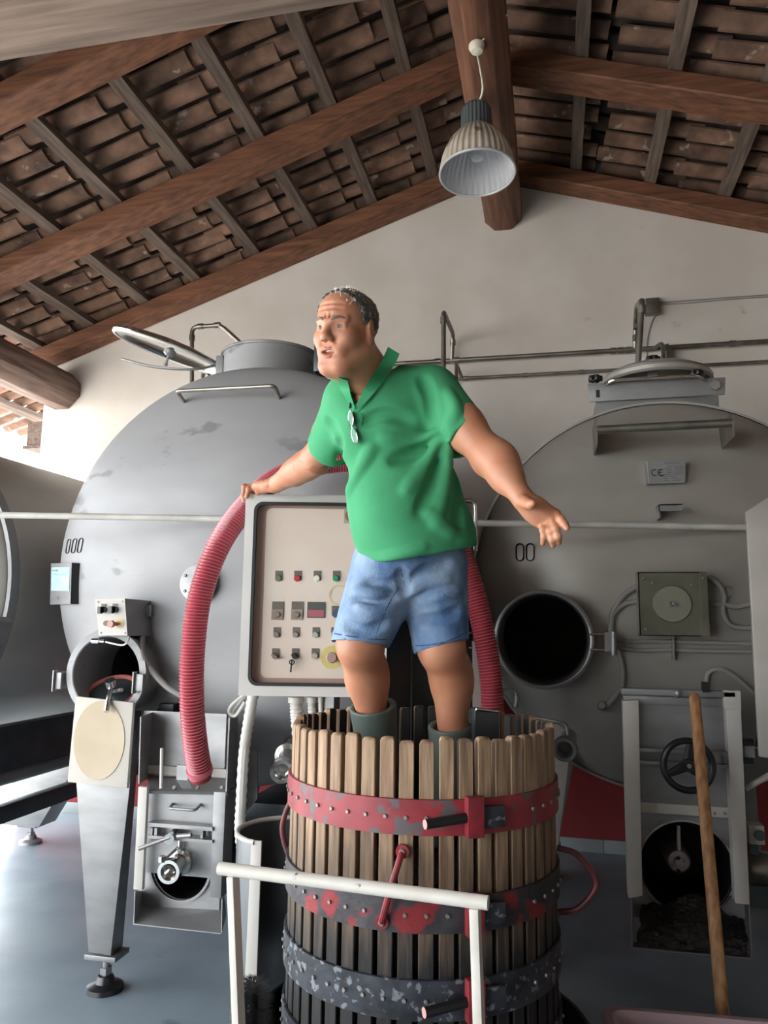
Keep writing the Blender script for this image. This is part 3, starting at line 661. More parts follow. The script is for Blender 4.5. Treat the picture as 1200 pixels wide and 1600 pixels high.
# top hatch collar
Yc = 3.78
hx0, hx1, hz0, hz1 = rect(931, 622, 1124, 660, Yc)
MB().box(hx0, hx1, Yc, Yc+.56, hz0-.12, hz1).build('hatch_collar', M_steel, t2, bev=.004)
fx = [atY(918,599,Yc-.02), atY(1134,589,Yc-.02), atY(1133,616,Yc-.02), atY(921,628,Yc-.02)]
MB().hexa(fx, [c+V3(0,.012,0) for c in fx]).build('hatch_front_plate', M_steel, t2, bev=.004)
c = atY(1117,603,Yc-.022); b_ = MB(); disc(b_, c, (0,-1,0), .024, .014, 6); b_.build('plate_bolt', M_bolt, t2)
c = atY(934,615,Yc-.022); MB().boxf(c, (1,0,0), (0,0,1), (0,1,0), .017, .038, .004).build('plate_slot', M_black, t2, bev=.0015)
lc2 = atY(1025, 594, Yc+.28); lr2 = .265
MB().lathe([(lr2,-.03),(lr2+.012,-.02),(lr2+.012,0),(lr2,.012),(lr2*.8,.045),(lr2*.45,.068),(1e-4,.075)], lc2, (0,0,1), 48).build('hatch_lid', M_tank2, t2)
MB().tube([lc2+V3((lr2*.97)*math.cos(a), (lr2*.97)*math.sin(a), .012) for a in np.linspace(0,2*math.pi,48,endpoint=False)], .010, 8, closed=True).build('lid_ring', M_steel, t2)
MB().tube(bend([atY(946,601,Yc-.03), atY(956,594,Yc-.06), atY(1092,587,Yc-.06), atY(1100,594,Yc-.03)], .03), .008, 10).build('lid_bar', M_chrome, t2)
def knob(p, par, s_=1.0):
    k = MB()
    for i in range(5):
        a = i*2*math.pi/5; k.lathe([(1e-4,.012*s_),(.013*s_,.012*s_),(.015*s_,0),(.013*s_,-.012*s_),(1e-4,-.012*s_)], p+V3(.022*math.cos(a), .022*math.sin(a), 0)*s_, (0,0,1), 12)
    k.lathe([(1e-4,.016*s_),(.022*s_,.016*s_),(.022*s_,-.016*s_),(.012*s_,-.02*s_),(.010*s_,-.045*s_),(1e-4,-.045*s_)], p, (0,0,1), 16)
    return k.build('star_knob', M_blackpl, par)
knob(atY(930,592,Yc+.02), t2); knob(atY(1020,562,Yc+.25), t2, 1.1); knob(atY(1088,583,Yc+.02), t2, .9)
m = MB(); pbox(m, 1012, 570, 1027, 590, Yc+.10, .02); m.build('lid_clamp', M_steel, t2)
# support bar with triangular end plates
ea, eb = atY(931, 672, 3.40), atY(1143, 661, 3.40)
MB().cyl(ea, eb, .019, 16).build('support_bar', M_galv, t2)
for c, px, (ya, yb) in ((ea, 932, (653,695)), (eb, 1143, (648,684))):
    tp, bt = atY(px, ya, 3.40), atY(px, yb, 3.40)
    yy = T2.dy(c[0], c[2])+.03
    MB().prism([V3(c[0],3.385,tp[2]), V3(c[0],3.385,bt[2]), V3(c[0],yy,bt[2]+.0), V3(c[0],yy+.03,tp[2]+.02)], (.006,0,0)).build('end_plate', M_galv, t2)
# CE plate
q = [T2.hit(*c) for c in ((1009,724),(1068,722),(1069,756),(1012,758))]; o_ = V3(0,-.03,0); q = [c+o_ for c in q]
ny = min(c[1] for c in q); q = [V3(c[0], ny, c[2]) for c in q]
MB().hexa(q, [c+V3(0,.004,0) for c in q]).build('ce_plate', M_steel, t2, label='steel rating plate engraved CE')
MB().hexa([q[0]+V3(-.008,.004,0), q[0]+V3(0,.004,0), q[3]+V3(0,.004,0), q[3]+V3(-.008,.004,0)], [c+V3(0,.05,0) for c in (q[0]+V3(-.008,.004,0), q[0]+V3(0,.004,0), q[3]+V3(0,.004,0), q[3]+V3(-.008,.004,0))]).build('plate_bracket', M_chrome, t2)
ce = MB(); X_ = nrm(q[1]-q[0]); Z_ = V3(0,0,1); n_ = V3(0,-.0015,0); w_ = np.linalg.norm(q[1]-q[0]); hgt = q[0][2]-q[3][2]
def arc(c, r, a0, a1): return [c+n_+X_*r*math.cos(a)+Z_*r*math.sin(a) for a in np.linspace(math.radians(a0), math.radians(a1), 14)]
cc = q[0]+X_*w_*.19-Z_*hgt*.52
ce.tube(arc(cc, .014, 60, 300), .0022, 6); ce.tube(arc(cc+X_*.027, .014, 60, 300), .0022, 6); ce.tube([cc+X_*.013+n_, cc+X_*.027+n_], .002, 6)
ce.build('ce_mark', M_print, t2)
pt = MB(); text_mesh('ROBUST S.R.L', .011, q[0]+X_*w_*.45-Z_*hgt*.17+n_, X_, Z_, pt, .0001)
for k, (a, b) in enumerate(((.5,.9),(.45,.95),(.5,.92),(.5,.93),(.42,.92),(.42,.72),(.42,.78),(.42,.84))):
    c = q[0]-Z_*hgt*(.27+.085*k)+n_
    for (s0, s1) in ((a, a+(b-a)*.35), (a+(b-a)*.5, b)):
        pt.add([c+X_*w_*s0, c+X_*w_*s1, c+X_*w_*s1-Z_*.0022, c+X_*w_*s0-Z_*.0022], [(0,1,2,3)])
pt.build('plate_lettering', M_greyprint, t2)
for a, b in ((.06,.1),(.95,.08),(.07,.92),(.95,.93)):
    b_ = MB(); bolt_at(b_, q[0]+X_*w_*a-Z_*hgt*b, (0,-1,0), .003, .002); b_.build('plate_screw', M_bolt, t2)
g = MB()
for px in (812.5, 828.5):
    q, u, v, n = T2.frame(px, 863); zero_glyph(g, q, V3(1,0,0), V3(0,0,1), .034, .079, .0080, T2)
g.build('tank_number', M_print, t2, label='stencilled number 00')
# rod clip
p = T2.hit(1042, 803); m = MB(); m.box(p[0]-.045, p[0]-.04, p[1]-.09, p[1]+.02, p[2]-.03, p[2]+.03).box(p[0]-.045, p[0]+.05, p[1]-.09, p[1]-.086, p[2]-.0, p[2]+.03).box(p[0]-.045, p[0]+.05, p[1]-.09, p[1]+.02, p[2]+.025, p[2]+.03).build('rod_clip', M_steel, t2)
# covered instrument box
x0, x1, z0, z1 = rect(998, 894, 1106, 994, 3.42)
ib = MB().box(x0, x1, 3.41, 3.415, z0, z1).box(x0, x1, 3.41, 3.50, z1-.004, z1).box(x0, x1, 3.41, 3.50, z0, z0+.004).box(x0, x0+.004, 3.41, 3.50, z0, z1).box(x1-.03, x1, 3.405, 3.50, z0, z1)
ib.build('instrument_cover', mat('smoked_cover', '#7f7f72', .28, .55, col2='#66665a', scale=5), t2)
xc, zc = (x0+x1)/2-.005, (z0+z1)/2
m = MB(); m.lathe([(1e-4,.012),(.074,.012),(.078,.006),(.078,0)], (xc,3.41,zc), (0,-1,0), 48); m.build('instrument_dial', mat('dial_face', '#8a887a', .4, .5), t2)
m = MB(); m.lathe([(1e-4,.02),(.006,.02),(.009,.012),(.012,.012),(.012,.016),(.015,.016),(.015,.0)], (xc,3.40,zc), (0,-1,0), 20); m.build('dial_hub', M_steel, t2)
for a, b in ((.07,.1),(.93,.1),(.08,.9),(.94,.9),(.2,.17),(.76,.2)):
    b_ = MB(); bolt_at(b_, V3(x0+(x1-x0)*a, 3.405, z1-(z1-z0)*b), (0,-1,0), .007, .005); b_.build('cover_screw', M_bolt, t2)
# cables and conduits on the dome
def dome_pts(T, L, o=.02): return [T.hit(px, py)+V3(0,-o,0) for (px, py) in L]
for r_, Ls in ((.013, [(997,915),(975,930),(958,955),(955,975),(956,1000),(962,1012)]), (.011, [(998,941),(975,944),(957,962),(953,985)]),
              (.011, [(1104,902),(1122,915),(1130,932),(1128,955),(1135,972),(1150,980),(1200,982)]), (.011, [(1106,943),(1130,945),(1150,948),(1175,943),(1204,946)]),
              (.009, [(963,1000),(985,1003),(1010,1002),(1050,1002),(1100,1004),(1205,1006)]), (.009, [(963,1008),(975,1014),(1000,1016),(1050,1015),(1100,1017),(1205,1018)]),
              (.011, [(964,1012),(972,1040),(971,1070),(955,1095),(940,1110)]), (.009, [(1102,1072),(1105,1052),(1120,1045),(1140,1052),(1165,1072),(1190,1092)])):
    MB().tube(spline(dome_pts(T2, Ls), 8), r_, 10).build('conduit', M_cond, t2)
p = T2.hit(940, 1104); MB().lathe([(1e-4,.05),(.014,.05),(.02,.03),(.02,0)], p+V3(0,-.0,0), (0,-1,.2), 16).build('conduit_gland', M_steel, t2)
p = T2.hit(1136, 924); MB().tube([p+V3(.02*math.cos(a),-.012,.02*math.sin(a)) for a in np.linspace(.6,5.4,16)], .005, 6).build('cable_hook', M_steel, t2)
m = MB(); c = T2.hit(1050, 1012); m.box(c[0]-.004, c[0]+.004, c[1]-.045, c[1], c[2]-.05, c[2]+.05).build('cable_strap', M_steel, t2)
# tank legs
tapered_leg(t2, (-.02,3.72,1.05), (-.10,3.72,.18), .20, .12, .12, .09, M_sheet); machine_foot(t2, -.10, 3.72, .19)
for xx in (-.05, 1.08): tapered_leg(t2, (xx+(.1 if xx < 0 else -.1),4.95,1.0), (xx,4.95,.18), .24, .10, .12, .08, M_steel); machine_foot(t2, xx, 4.95, .19)
tapered_leg(t2, (1.10,3.72,1.05), (1.14,3.72,.18), .20, .12, .12, .09, M_steel); machine_foot(t2, 1.14, 3.72, .19)

# ---------------------------------------------------------------- discharge gate of tank 00
g2 = empty('discharge_gate', (float(atY(1070,1300,3.25)[0]), 3.3, .25), label='steel discharge gate with black handwheel below tank 00', category='gate', group='tank discharge gates')
x0, x1, z0, z1 = rect(985, 1272, 1160, 1440, 3.26); hc2 = atY(1072, 1355, 3.26); hr2 = .172
m = MB(); plate_hole(m, x0, x1, z0, z1, hc2[0], hc2[2], hr2, 3.26, .012); m.build('outlet_plate', M_steel, g2)
m = MB(); ring(m, (hc2[0],3.26,hc2[2]), (0,-1,0), hr2-.004, hr2+.004, .012, 56); m.build('outlet_rim', M_chrome, g2)
MB().lathe([(hr2-.003,0),(hr2-.003,-.40),(1e-4,-.40)], (hc2[0],3.272,hc2[2]), (0,-1,0), 48).build('outlet_pipe', M_void, g2)
sc_ = atY(1061, 1346, 3.30)
MB().lathe([(1e-4,.035),(.016,.035),(.02,.02),(.038,.018),(.045,.008),(.045,-.30)], sc_+V3(0,.02,0), (0,-1,0), 28).build('screw_hub', mat('must_stained_steel', '#a3a2a2', .4, .6, col2='#96898c', scale=20, spots='#261419', spot_scale=34, spot_lim=.58), g2)
MB().cyl(atY(1060,1290,3.30), atY(1061,1328,3.30), .007, 10).build('screw_vane', M_sheet, g2)
for pp in ([(973,1095,3.19),(998,1094,3.19),(1004,1400,3.19),(982,1404,3.19)], [(1135,1108,3.19),(1158,1108,3.19),(1172,1414,3.19),(1149,1412,3.19)]):
    f_ = [atY(*c) for c in pp]; MB().hexa(f_, [c+V3(0,.06,0) for c in f_]).build('guide_rail', M_sheet, g2, bev=.004)
m = MB(); pbox(m, 990, 1098, 1142, 1272, 3.245, .012); m.build('sliding_door', M_steel, g2)
m = MB(); pbox(m, 971, 1078, 1150, 1088, 3.20, .06); m.build('top_beam', M_steel, g2, bev=.004)
m = MB(); pbox(m, 974, 1089, 1136, 1102, 3.225, .02); m.build('top_lip', M_steel, g2, bev=.002)
m = MB(); pbox(m, 1131, 1079, 1158, 1108, 3.20, .03); m.build('corner_block', M_sheet, g2, bev=.003)
p = atY(1058,1083,3.19); MB().lathe([(1e-4,.01),(.016,.01),(.02,0),(.016,-.01),(1e-4,-.01)], p, (1,0,0), 16).build('top_roller', M_steel, g2)
m = MB(); pbox(m, 1098, 1066, 1108, 1082, 3.19, .03); m.build('cable_gland', M_black, g2)
m = MB(); pbox(m, 998, 1172, 1140, 1178, 3.20, .045); pbox(m, 998, 1192, 1140, 1197, 3.20, .045); pbox(m, 1132, 1178, 1138, 1193, 3.205, .03); m.build('cross_bar', M_steel, g2)
m = MB(); pbox(m, 1000, 1258, 1146, 1274, 3.235, .01); m.build('stop_bar', M_sheet, g2, bev=.002)
for px in (1117, 1133): b_ = MB(); bolt_at(b_, atY(px, 1271, 3.233), (0,-1,0), .006, .004); b_.build('bar_screw', M_bolt, g2)
# handwheel
wc = atY(1075, 1196, 3.10); wn = nrm((.08,-1,.05)); wu = nrm(np.cross(wn, (0,0,1))); wv = np.cross(wu, wn)
hw = MB().tube([wc+wu*.088*math.cos(a)+wv*.088*math.sin(a) for a in np.linspace(0,2*math.pi,48,endpoint=False)], .0125, 10, closed=True).build('handwheel_rim', M_blackpl, g2)
sp = MB()
for a in (100, 215, 335):
    a = math.radians(a); sp.tube([wc-wn*.004+wu*.01*math.cos(a)+wv*.01*math.sin(a), wc+wu*.088*math.cos(a)+wv*.088*math.sin(a)], [.020,.011], 10, flat=.45, flatdir=wn)
sp.lathe([(1e-4,.016),(.022,.016),(.026,0),(.022,-.03),(1e-4,-.03)], wc, wn, 20); sp.build('handwheel_spokes', M_blackpl, hw)
MB().cyl(wc+wn*.012, wc+wn*.022, .008, 12).build('handwheel_cap', M_bolt, hw)
MB().cyl(wc, atY(1076,1186,3.25), .012, 12).build('handwheel_shaft', M_steel, g2)
# dark pomace chute
cq = [atY(985,1400,3.24), atY(1165,1424,3.24), atY(1174,1497,3.10), atY(986,1480,3.10)]
bk = [atY(988,1478,3.24), atY(1168,1490,3.24)]
MB().hexa([atY(986,1404,3.10), atY(988,1404,3.26), V3(*bk[0]), cq[3]], [c+V3(.004,0,0) for c in (atY(986,1404,3.10), atY(988,1404,3.26), V3(*bk[0]), cq[3])]).build('chute_side', M_steel, g2)
MB().hexa([atY(1170,1414,3.10), atY(1170,1414,3.26), V3(*bk[1]), cq[2]], [c+V3(.004,0,0) for c in (atY(1170,1414,3.10), atY(1170,1414,3.26), V3(*bk[1]), cq[2])]).build('chute_side', M_steel, g2)
fq = [cq[3], cq[2], V3(*bk[1])+V3(0,.02,-.0), V3(*bk[0])+V3(0,.02,-.0)]
MB().hexa(fq, [c+V3(0,0,-.005) for c in fq]).build('chute_floor', M_steel, g2)
# heap of pomace, wide mound
pm = MB(); nx, nz = 26, 14; V = []; Fc = []
e0, e1 = cq[3]+V3(.01,.01,.004), cq[2]+V3(-.01,.01,.004)
tl, tr = atY(1004,1420,3.245)+V3(0,0,.02), atY(1160,1436,3.245)+V3(0,0,.0)
for j in range(nz+1):
    for i in range(nx+1):
        a, b = i/nx, j/nz
        lo = e0*(1-a)+e1*a; hi = tl*(1-a)+tr*a; hump = .07*math.exp(-((a-.55)/.22)**2)
        q_ = lo*(1-b)+hi*b; bulge = .035*math.sin(math.pi*b)
        V.append(q_+V3(0,-bulge,hump*b*b)+rng.normal(0,.0035,3)*(1 if 0 < b else .2))
for j in range(nz):
    for i in range(nx): Fc.append((j*(nx+1)+i, j*(nx+1)+i+1, (j+1)*(nx+1)+i+1, (j+1)*(nx+1)+i))
pm.add(V, Fc); back = [e0+V3(0,.12,0), e1+V3(0,.12,0), tr+V3(0,.0,0), tl]
pm.build('grape_pomace', M_must, label='black grape pomace spilling from the discharge gate of tank 00', category='pomace', kind='stuff')
# pneumatic bits right of the gate
pn = empty('gate_actuator', atY(1178, 1176, 3.25), label='black and silver pneumatic actuator right of the handwheel gate', category='actuator')
m = MB(); pbox(m, 1163, 1165, 1180, 1185, 3.25, .05); m.build('cylinder_block', M_steel, pn, bev=.004)
m = MB(); pbox(m, 1162, 1155, 1178, 1165, 3.24, .05); pbox(m, 1162, 1185, 1178, 1194, 3.24, .05); pbox(m, 1180, 1171, 1186, 1183, 3.26, .02); m.build('end_caps', M_blackpl, pn, bev=.003)
MB().tube(spline([atY(1186,1138,3.26), atY(1184,1150,3.25), atY(1182,1166,3.26)], 5), .005, 8).build('air_hose', M_blackpl, pn)
pn.location = tuple(pn.location)
mo = empty('drive_motor', atY(1190, 1330, 3.4), label='small grey drive motor with junction box at the right edge', category='motor')
m = MB(); pbox(m, 1170, 1290, 1195, 1320, 3.35, .07); m.build('junction_box', M_sheet, mo, bev=.004)
m = MB(); c = atY(1187,1305,3.345); disc(m, c, (0,-1,0), .02, .008, 24); m.build('box_cap', M_steeldark, mo)
m = MB(); a, b = atY(1168,1357,3.42), atY(1240,1361,3.42); m.lathe([(1e-4,0),(.055,0),(.062,.01),(.062,.06),(.058,.062),(.058,.24),(1e-4,.24)], a, b-a, 28); m.build('motor_body', M_galv, mo)
m = MB(); pbox(m, 1172, 1320, 1186, 1345, 3.40, .05); m.build('motor_neck', M_steeldark, mo)
m = MB(); pbox(m, 1172, 1372, 1215, 1420, 3.40, .05); m.build('motor_mount', M_steeldark, mo)
MB().cyl(atY(1165,1232,3.3), atY(1230,1196,3.3), .012, 12).build('brace_bar', M_sheet, mo)
mo.location = tuple(mo.location)
# drain valve of tank 00
d2 = empty('drain_valve', atY(880, 1168, 3.2), label='dark round drain valve at the lower left of tank 00', category='valve', group='drain valves')
a = atY(882, 1172, 3.22); 
MB().lathe([(1e-4,.07),(.026,.07),(.029,.01),(.034,0),(.046,.0),(.05,.01),(.05,.035),(.035,.04),(.033,.22)], a, (.1,1,.1), 28).build('valve_body', M_steel, d2)
MB().tube(bend([atY(838,1122,3.35), atY(870,1128,3.3), atY(886,1132,3.25), atY(888,1150,3.23)], .03), .007, 8).build('valve_pipe', M_galv, d2)
MB().cyl(atY(808,1088,3.45), atY(806,1105,3.45), .012, 10).tube(bend([atY(785,1078,3.45), atY(806,1078,3.45), atY(808,1098,3.45)], .02), .006, 8).tube([atY(785,1083,3.45), atY(805,1110,3.45), atY(822,1132,3.45)], .005, 6).build('sample_tap', M_steel, d2)

# ---------------------------------------------------------------- steel cabinet at the right edge
sc = empty('splash_screen', (1.15, 3.0, 0), label='plain brushed steel splash screen cut off by the right edge', category='screen')
cx0 = atY(1171, 900, 2.98)[0]
P = [V3(cx0, 2.98, 1.05), V3(cx0, 2.98, 1.915), V3(cx0+.16, 2.98, 2.02), V3(cx0+.9, 2.98, 2.02), V3(cx0+.9, 2.98, .95)]
MB().prism(P, (0,.02,0)).build('panel_sheet', M_tank2, sc, bev=.004)
MB().box(cx0+.55, cx0+.60, 3.0, 3.05, 0, 1.9).build('panel_post', M_steel, sc)

# ---------------------------------------------------------------- third tank at the left edge
T3 = Tank(-3.4, 1.643, .827, 3.25, .22)
t3 = empty('fermentation_tank', (-3.4, 4.3, 0), label='steel tank cut off by the left edge, its side in shade', category='tank', group='horizontal steel tanks')
T3.shell(1.95, 'tank_body', mat('tank_steel_pale', '#b9b6b0', .42, .25, col2='#a8a5a0', scale=3, stretch=(1,.3,1), rvar=.06), t3)
MB().lathe([(T3.r+.002,.02),(T3.r+.022,.02),(T3.r+.024,-.04),(T3.r+.002,-.04)], (T3.cx,T3.yr,T3.cz), (0,-1,0), 96).build('rim_band', M_tank, t3)
MB().box(-2.80,-2.72,3.2,5.2,.73,.95).build('cradle_beam', M_steeldark, t3, bev=.004)  # dark colour carries the shade of the underside
MB().cyl((-2.79,3.2,.69),(-2.79,5.2,.69),.05,20).build('cradle_pipe', M_steel, t3)
MB().box(-2.74,-2.68,3.0,5.25,.485,.57).build('lower_rail', M_steeldark, t3, bev=.004)
MB().hexa([V3(-3.08,3.06,.02), V3(-2.98,3.06,.02), V3(-2.98,3.2,.02), V3(-3.08,3.2,.02)], [V3(-2.78,3.06,1.48), V3(-2.545,3.06,1.48), V3(-2.545,3.2,1.48), V3(-2.78,3.2,1.48)]).build('leg', M_steeldark, t3, bev=.004)
MB().prism([V3(-2.545,3.06,1.48), V3(-2.53,3.06,1.50), V3(-2.50,3.06,1.48), V3(-2.60,3.06,1.22)], (0,.14,0)).build('leg_gusset', M_steel, t3)
fl_ = atZ(50, 1316, 0)
MB().hexa([V3(fl_[0]-.16,4.68,.13), V3(fl_[0]+.12,4.68,.13), V3(fl_[0]+.12,4.86,.13), V3(fl_[0]-.16,4.86,.13)], [V3(fl_[0]-.04,4.68,.85), V3(fl_[0]+.55,4.68,.85), V3(fl_[0]+.55,4.86,.85), V3(fl_[0]-.04,4.86,.85)]).build('leg', M_steel, t3, bev=.004)
machine_foot(t3, float(fl_[0]), 4.77, .13, M_steel)
tapered_leg(t3, (-3.95,3.12,1.1), (-3.8,3.12,.18), .24, .10, .12, .08, M_steel); machine_foot(t3, -3.8, 3.12, .19)

# ---------------------------------------------------------------- long thin rod in front of the tanks
MB().cyl((-2.55,2.74,1.93), (.825+.05,3.525,1.92), .0138, 14).build('long_rod', M_whitepl, label='long thin white rod running across both tanks', category='rod')

# ---------------------------------------------------------------- wall pipes
def wall_pipe(label, pts, r, joints, group='pipes on the gable wall'):
    e = empty('wall_pipe', pts[0], label=label, category='pipe', group=group)
    MB().tube(bend(pts, .05), r, 14).build('pipe', M_galv, e)
    for (p, d) in joints:
        MB().cyl(np.asarray(p)-np.asarray(d)*.02, np.asarray(p)+np.asarray(d)*.02, r*1.35, 14).build('coupling', M_galv, e)
    return e
Yw = 5.49
zu = (atY(719,563,Yw)[2]+atY(1198,533,Yw)[2])/2; zl = (atY(728,591,Yw)[2]+atY(1200,565,Yw)[2])/2
jx = lambda px, z: (V3(atY(px,550,Yw)[0], Yw, z), V3(1,0,0))
wall_pipe('upper horizontal pipe along the gable wall', [V3(-1.35,Yw,zu), V3(2.6,Yw,zu)], .017, [jx(p, zu) for p in (684, 714, 958, 970, 982, 1040, 1145)])
wall_pipe('lower horizontal pipe along the gable wall', [V3(-1.45,Yw,zl), V3(2.6,Yw,zl)], .012, [jx(p, zl) for p in (728, 820, 908, 978, 990)])
# loop behind the man
wall_pipe('tall pipe loop on the wall just right of the man', [atY(693,760,4.6), atY(693,487,4.6), atY(708,522,5.42), V3(atY(706,560,Yw)[0],Yw,zu)], .016, [(atY(693,500,4.6),(0,0,1)), (atY(707.5,535,5.45),(0,0,1))])
wall_pipe('thin pipe dropping from the lower wall pipe beside the man', [V3(atY(722,590,Yw)[0],Yw,zl), atY(712,566,5.3), atY(713,570,5.2), atY(712,705,4.7), atY(709,712,4.7)], .013, [])
# loop behind the open hatch
wall_pipe('bent pipe rising behind the open hatch lid of tank 000', [atY(300,640,4.9), atY(300,511,4.9), atY(345,508,4.9), atY(386,545,4.9), atY(400,585,4.95)], .016, [(atY(300,528,4.9),(0,0,1)), (atY(313,510,4.9),(1,0,0)), (atY(340,508,4.9),(1,0,0))])
wall_pipe('short bent pipe stub under the open hatch lid', [atY(317,620,4.9), atY(317,584,4.9), atY(322,582,4.9), atY(334,596,4.9)], .013, [])
# riser over tank 00
wall_pipe('vertical riser pipe over the hatch of tank 00', [V3(*lc2)+V3(-.09,0,.05), atY(1003,470,4.06), atY(995,478,5.2), atY(993,500,5.42), V3(atY(992,540,Yw)[0],Yw,zu)], .016, [(atY(1003,484,4.06),(0,0,1)), (atY(994,510,5.42),(0,0,1)), (atY(993,528,5.45),(0,0,1))])
wall_pipe('double pipe drop between the two wall pipes above tank 00', [V3(atY(1022,541,Yw)[0],Yw,zu), atY(1034,536,5.35), atY(1036,545,5.3), atY(1037,578,5.2)], .014, [])
wall_pipe('thin pipe beside the double drop above tank 00', [atY(1043,538,5.40), atY(1043,578,5.30)], .008, [])
jb = MB(); pbox(jb, 1009, 465, 1031, 488, 5.46, .075); jb.build('junction_box', M_galv, label='small grey junction box high on the gable wall', category='box', bev=.005)
m = MB(); pbox(m, 1042, 540, 1052, 570, 5.46, .075); m.build('switch_box', M_galv, label='small grey box behind the pipes above tank 00', category='box', bev=.004)
cbx = empty('wall_cable', atY(1035,475,5.5), label='pair of thin grey cables running right from the junction box', category='cable')
for dy in (0, 3):
    MB().tube(spline([atY(1030,472+dy,5.5), atY(1070,470+dy*1.3,5.53), atY(1150,464+dy,5.53), atY(1260,457+dy,5.53)], 6), .004, 6).build('cable', M_cond, cbx)
MB().tube(spline([atY(1031,484,5.5), atY(1020,500,5.53), atY(1012,530,5.53), atY(1011,556,5.53)], 6), .005, 6).build('cable', M_cond, cbx)
# ================================================================== pendant lamp
lc_ = atY(746, 271, 4.0); lr_ = 58.5*float((lc_-CAM)@FW)/F_PX
lamp = empty('pendant_lamp', lc_, label='ribbed bell-shaped industrial lamp hanging below the ridge beam', category='lamp')
axis = nrm((-.02,.06,1))
def ribbed(prof, o, ax, n=144, amp=.018, name='', m=None, par=None):
    ax = nrm(ax); u = nrm(np.cross((0,1,0), ax)); w = np.cross(ax, u); V = []; Fc = []
    for (r, h) in prof:
        for k in range(n):
            rr = r*(1+amp*(1 if k % 4 < 2 else -1)*.5); a = 2*math.pi*k/n; V.append(np.asarray(o)+ax*h+rr*(math.cos(a)*u+math.sin(a)*w))
    for i in range(len(prof)-1):
        for k in range(n): Fc.append((i*n+k, i*n+(k+1) % n, (i+1)*n+(k+1) % n, (i+1)*n+k))
    return MB().add(V, Fc).build(name, m, par, smooth=20)
prof = [(lr_*a, lr_*h) for a, h in ((1,0),(.985,.18),(.94,.42),(.86,.66),(.74,.90),(.60,1.08),(.46,1.22),(.40,1.30))]
ribbed(prof, lc_, axis, amp=.03, name='reflector', m=M_lampal, par=lamp)
ribbed([(r*.965, h+.004) for r, h in prof]+[(1e-4, lr_*1.28)], lc_, axis, amp=.02, name='reflector_inside', m=M_lampin, par=lamp)
MB().tube([lc_+lr_*1.0*(nrm(np.cross((0,1,0),axis))*math.cos(a)+np.cross(axis, nrm(np.cross((0,1,0),axis)))*math.sin(a)) for a in np.linspace(0,2*math.pi,64,endpoint=False)], .007, 8, closed=True).build('rim', M_lampin, lamp)
ribbed([(1e-4,lr_*1.98),(lr_*.36,lr_*1.98),(lr_*.40,lr_*1.9),(lr_*.41,lr_*1.30),(lr_*.38,lr_*1.28)], lc_, axis, n=96, amp=.05, name='ballast_housing', m=M_lampcap, par=lamp)
MB().lathe([(1e-4,.95*lr_),(.18*lr_,.95*lr_),(.2*lr_,.6*lr_),(.16*lr_,.45*lr_),(1e-4,.42*lr_)], lc_, axis, 20).build('bulb', M_lampin, lamp)
rose = atZ(745, 72, 4.455)
MB().lathe([(1e-4,-.04),(.03,-.032),(.042,-.01),(.042,.004),(.03,.02),(.02,.02)], rose, (0,0,1), 24).build('ceiling_rose', M_ivory, lamp)
top_ = lc_+axis*lr_*1.98
MB().tube(spline([rose+V3(0,0,-.03), rose*.65+top_*.35+V3(.02,0,0), rose*.3+top_*.7+V3(.035,0,0), top_], 8), .006, 8).build('flex_cord', M_ivory, lamp)
MB().tube(spline([rose+V3(.03,-.02,.01), rose+V3(.10,-.05,.06), rose+V3(.16,-.05,.11)], 6), .005, 6).build('supply_cable', M_ivory, lamp)

# ================================================================== control cabinet with the glazed door
bl = atD(372, 1087, 2.6); ub = nrm((math.cos(math.radians(12.5)), math.sin(math.radians(12.5)), 0)); nb_ = V3(ub[1], -ub[0], 0)   # nb_: towards the camera
cw = .503; ch = atY(384.5, 772, bl[1])[2]-bl[2]
cab = empty('control_cabinet', V3(*bl[:2], 0)+ub*cw/2, label='grey control cabinet with a glazed door under the man\'s hand', category='cabinet')
K = lambda a, b, d=0.0: bl+ub*(a*cw)+V3(0,0,b*ch)+nb_*d          # a: 0..1 right, b: 0..1 up, d: towards camera
def kpx(px, py, d=0.0):                                          # picture point on the door plane
    r_ = ray(px, py); p0 = bl+nb_*d; t = np.dot(p0-CAM, nb_)/np.dot(r_, nb_); return CAM+r_*t
def kbox(mb, a0, a1, b0, b1, d0, d1): return mb.hexa([K(a0,b0,d1), K(a1,b0,d1), K(a1,b1,d1), K(a0,b1,d1)], [K(a0,b0,d0), K(a1,b0,d0), K(a1,b1,d0), K(a0,b1,d0)])
m = MB(); kbox(m, .0, 1, 0, 1, -.22, -.035); m.build('housing', M_cabsheet, cab, bev=.004)
# door with rounded opening
def rrect(a0, a1, b0, b1, r, d, n=6):
    P = []
    for (ca, cb, s0) in ((a1-r/cw, b1-r/ch, 0), (a0+r/cw, b1-r/ch, 90), (a0+r/cw, b0+r/ch, 180), (a1-r/cw, b0+r/ch, 270)):
        for i in range(n+1):
            t = math.radians(s0+90*i/n); P.append(K(ca+math.cos(t)*r/cw, cb+math.sin(t)*r/ch, d))
    return P
def frame_mesh(mb, o0, i0, d0, d1, ro=.004, ri=.03):
    A, B = rrect(*o0, ro, d1), rrect(*i0, ri, d1); A2, B2 = rrect(*o0, ro, d0), rrect(*i0, ri, d0); n = len(A)
    V = A+B+A2+B2; Fc = []
    for k in range(n):
        j = (k+1) % n; Fc += [(k,j,n+j,n+k),(2*n+k,3*n+k,3*n+j,2*n+j),(k,2*n+k,2*n+j,j),(n+k,n+j,3*n+j,3*n+k)]
    return mb.add(V, Fc)
win = (.066, .925, .052, .958)
m = MB(); frame_mesh(m, (0,1,0,1), win, -.034, 0); m.build('door_frame', M_cabsheet, cab)
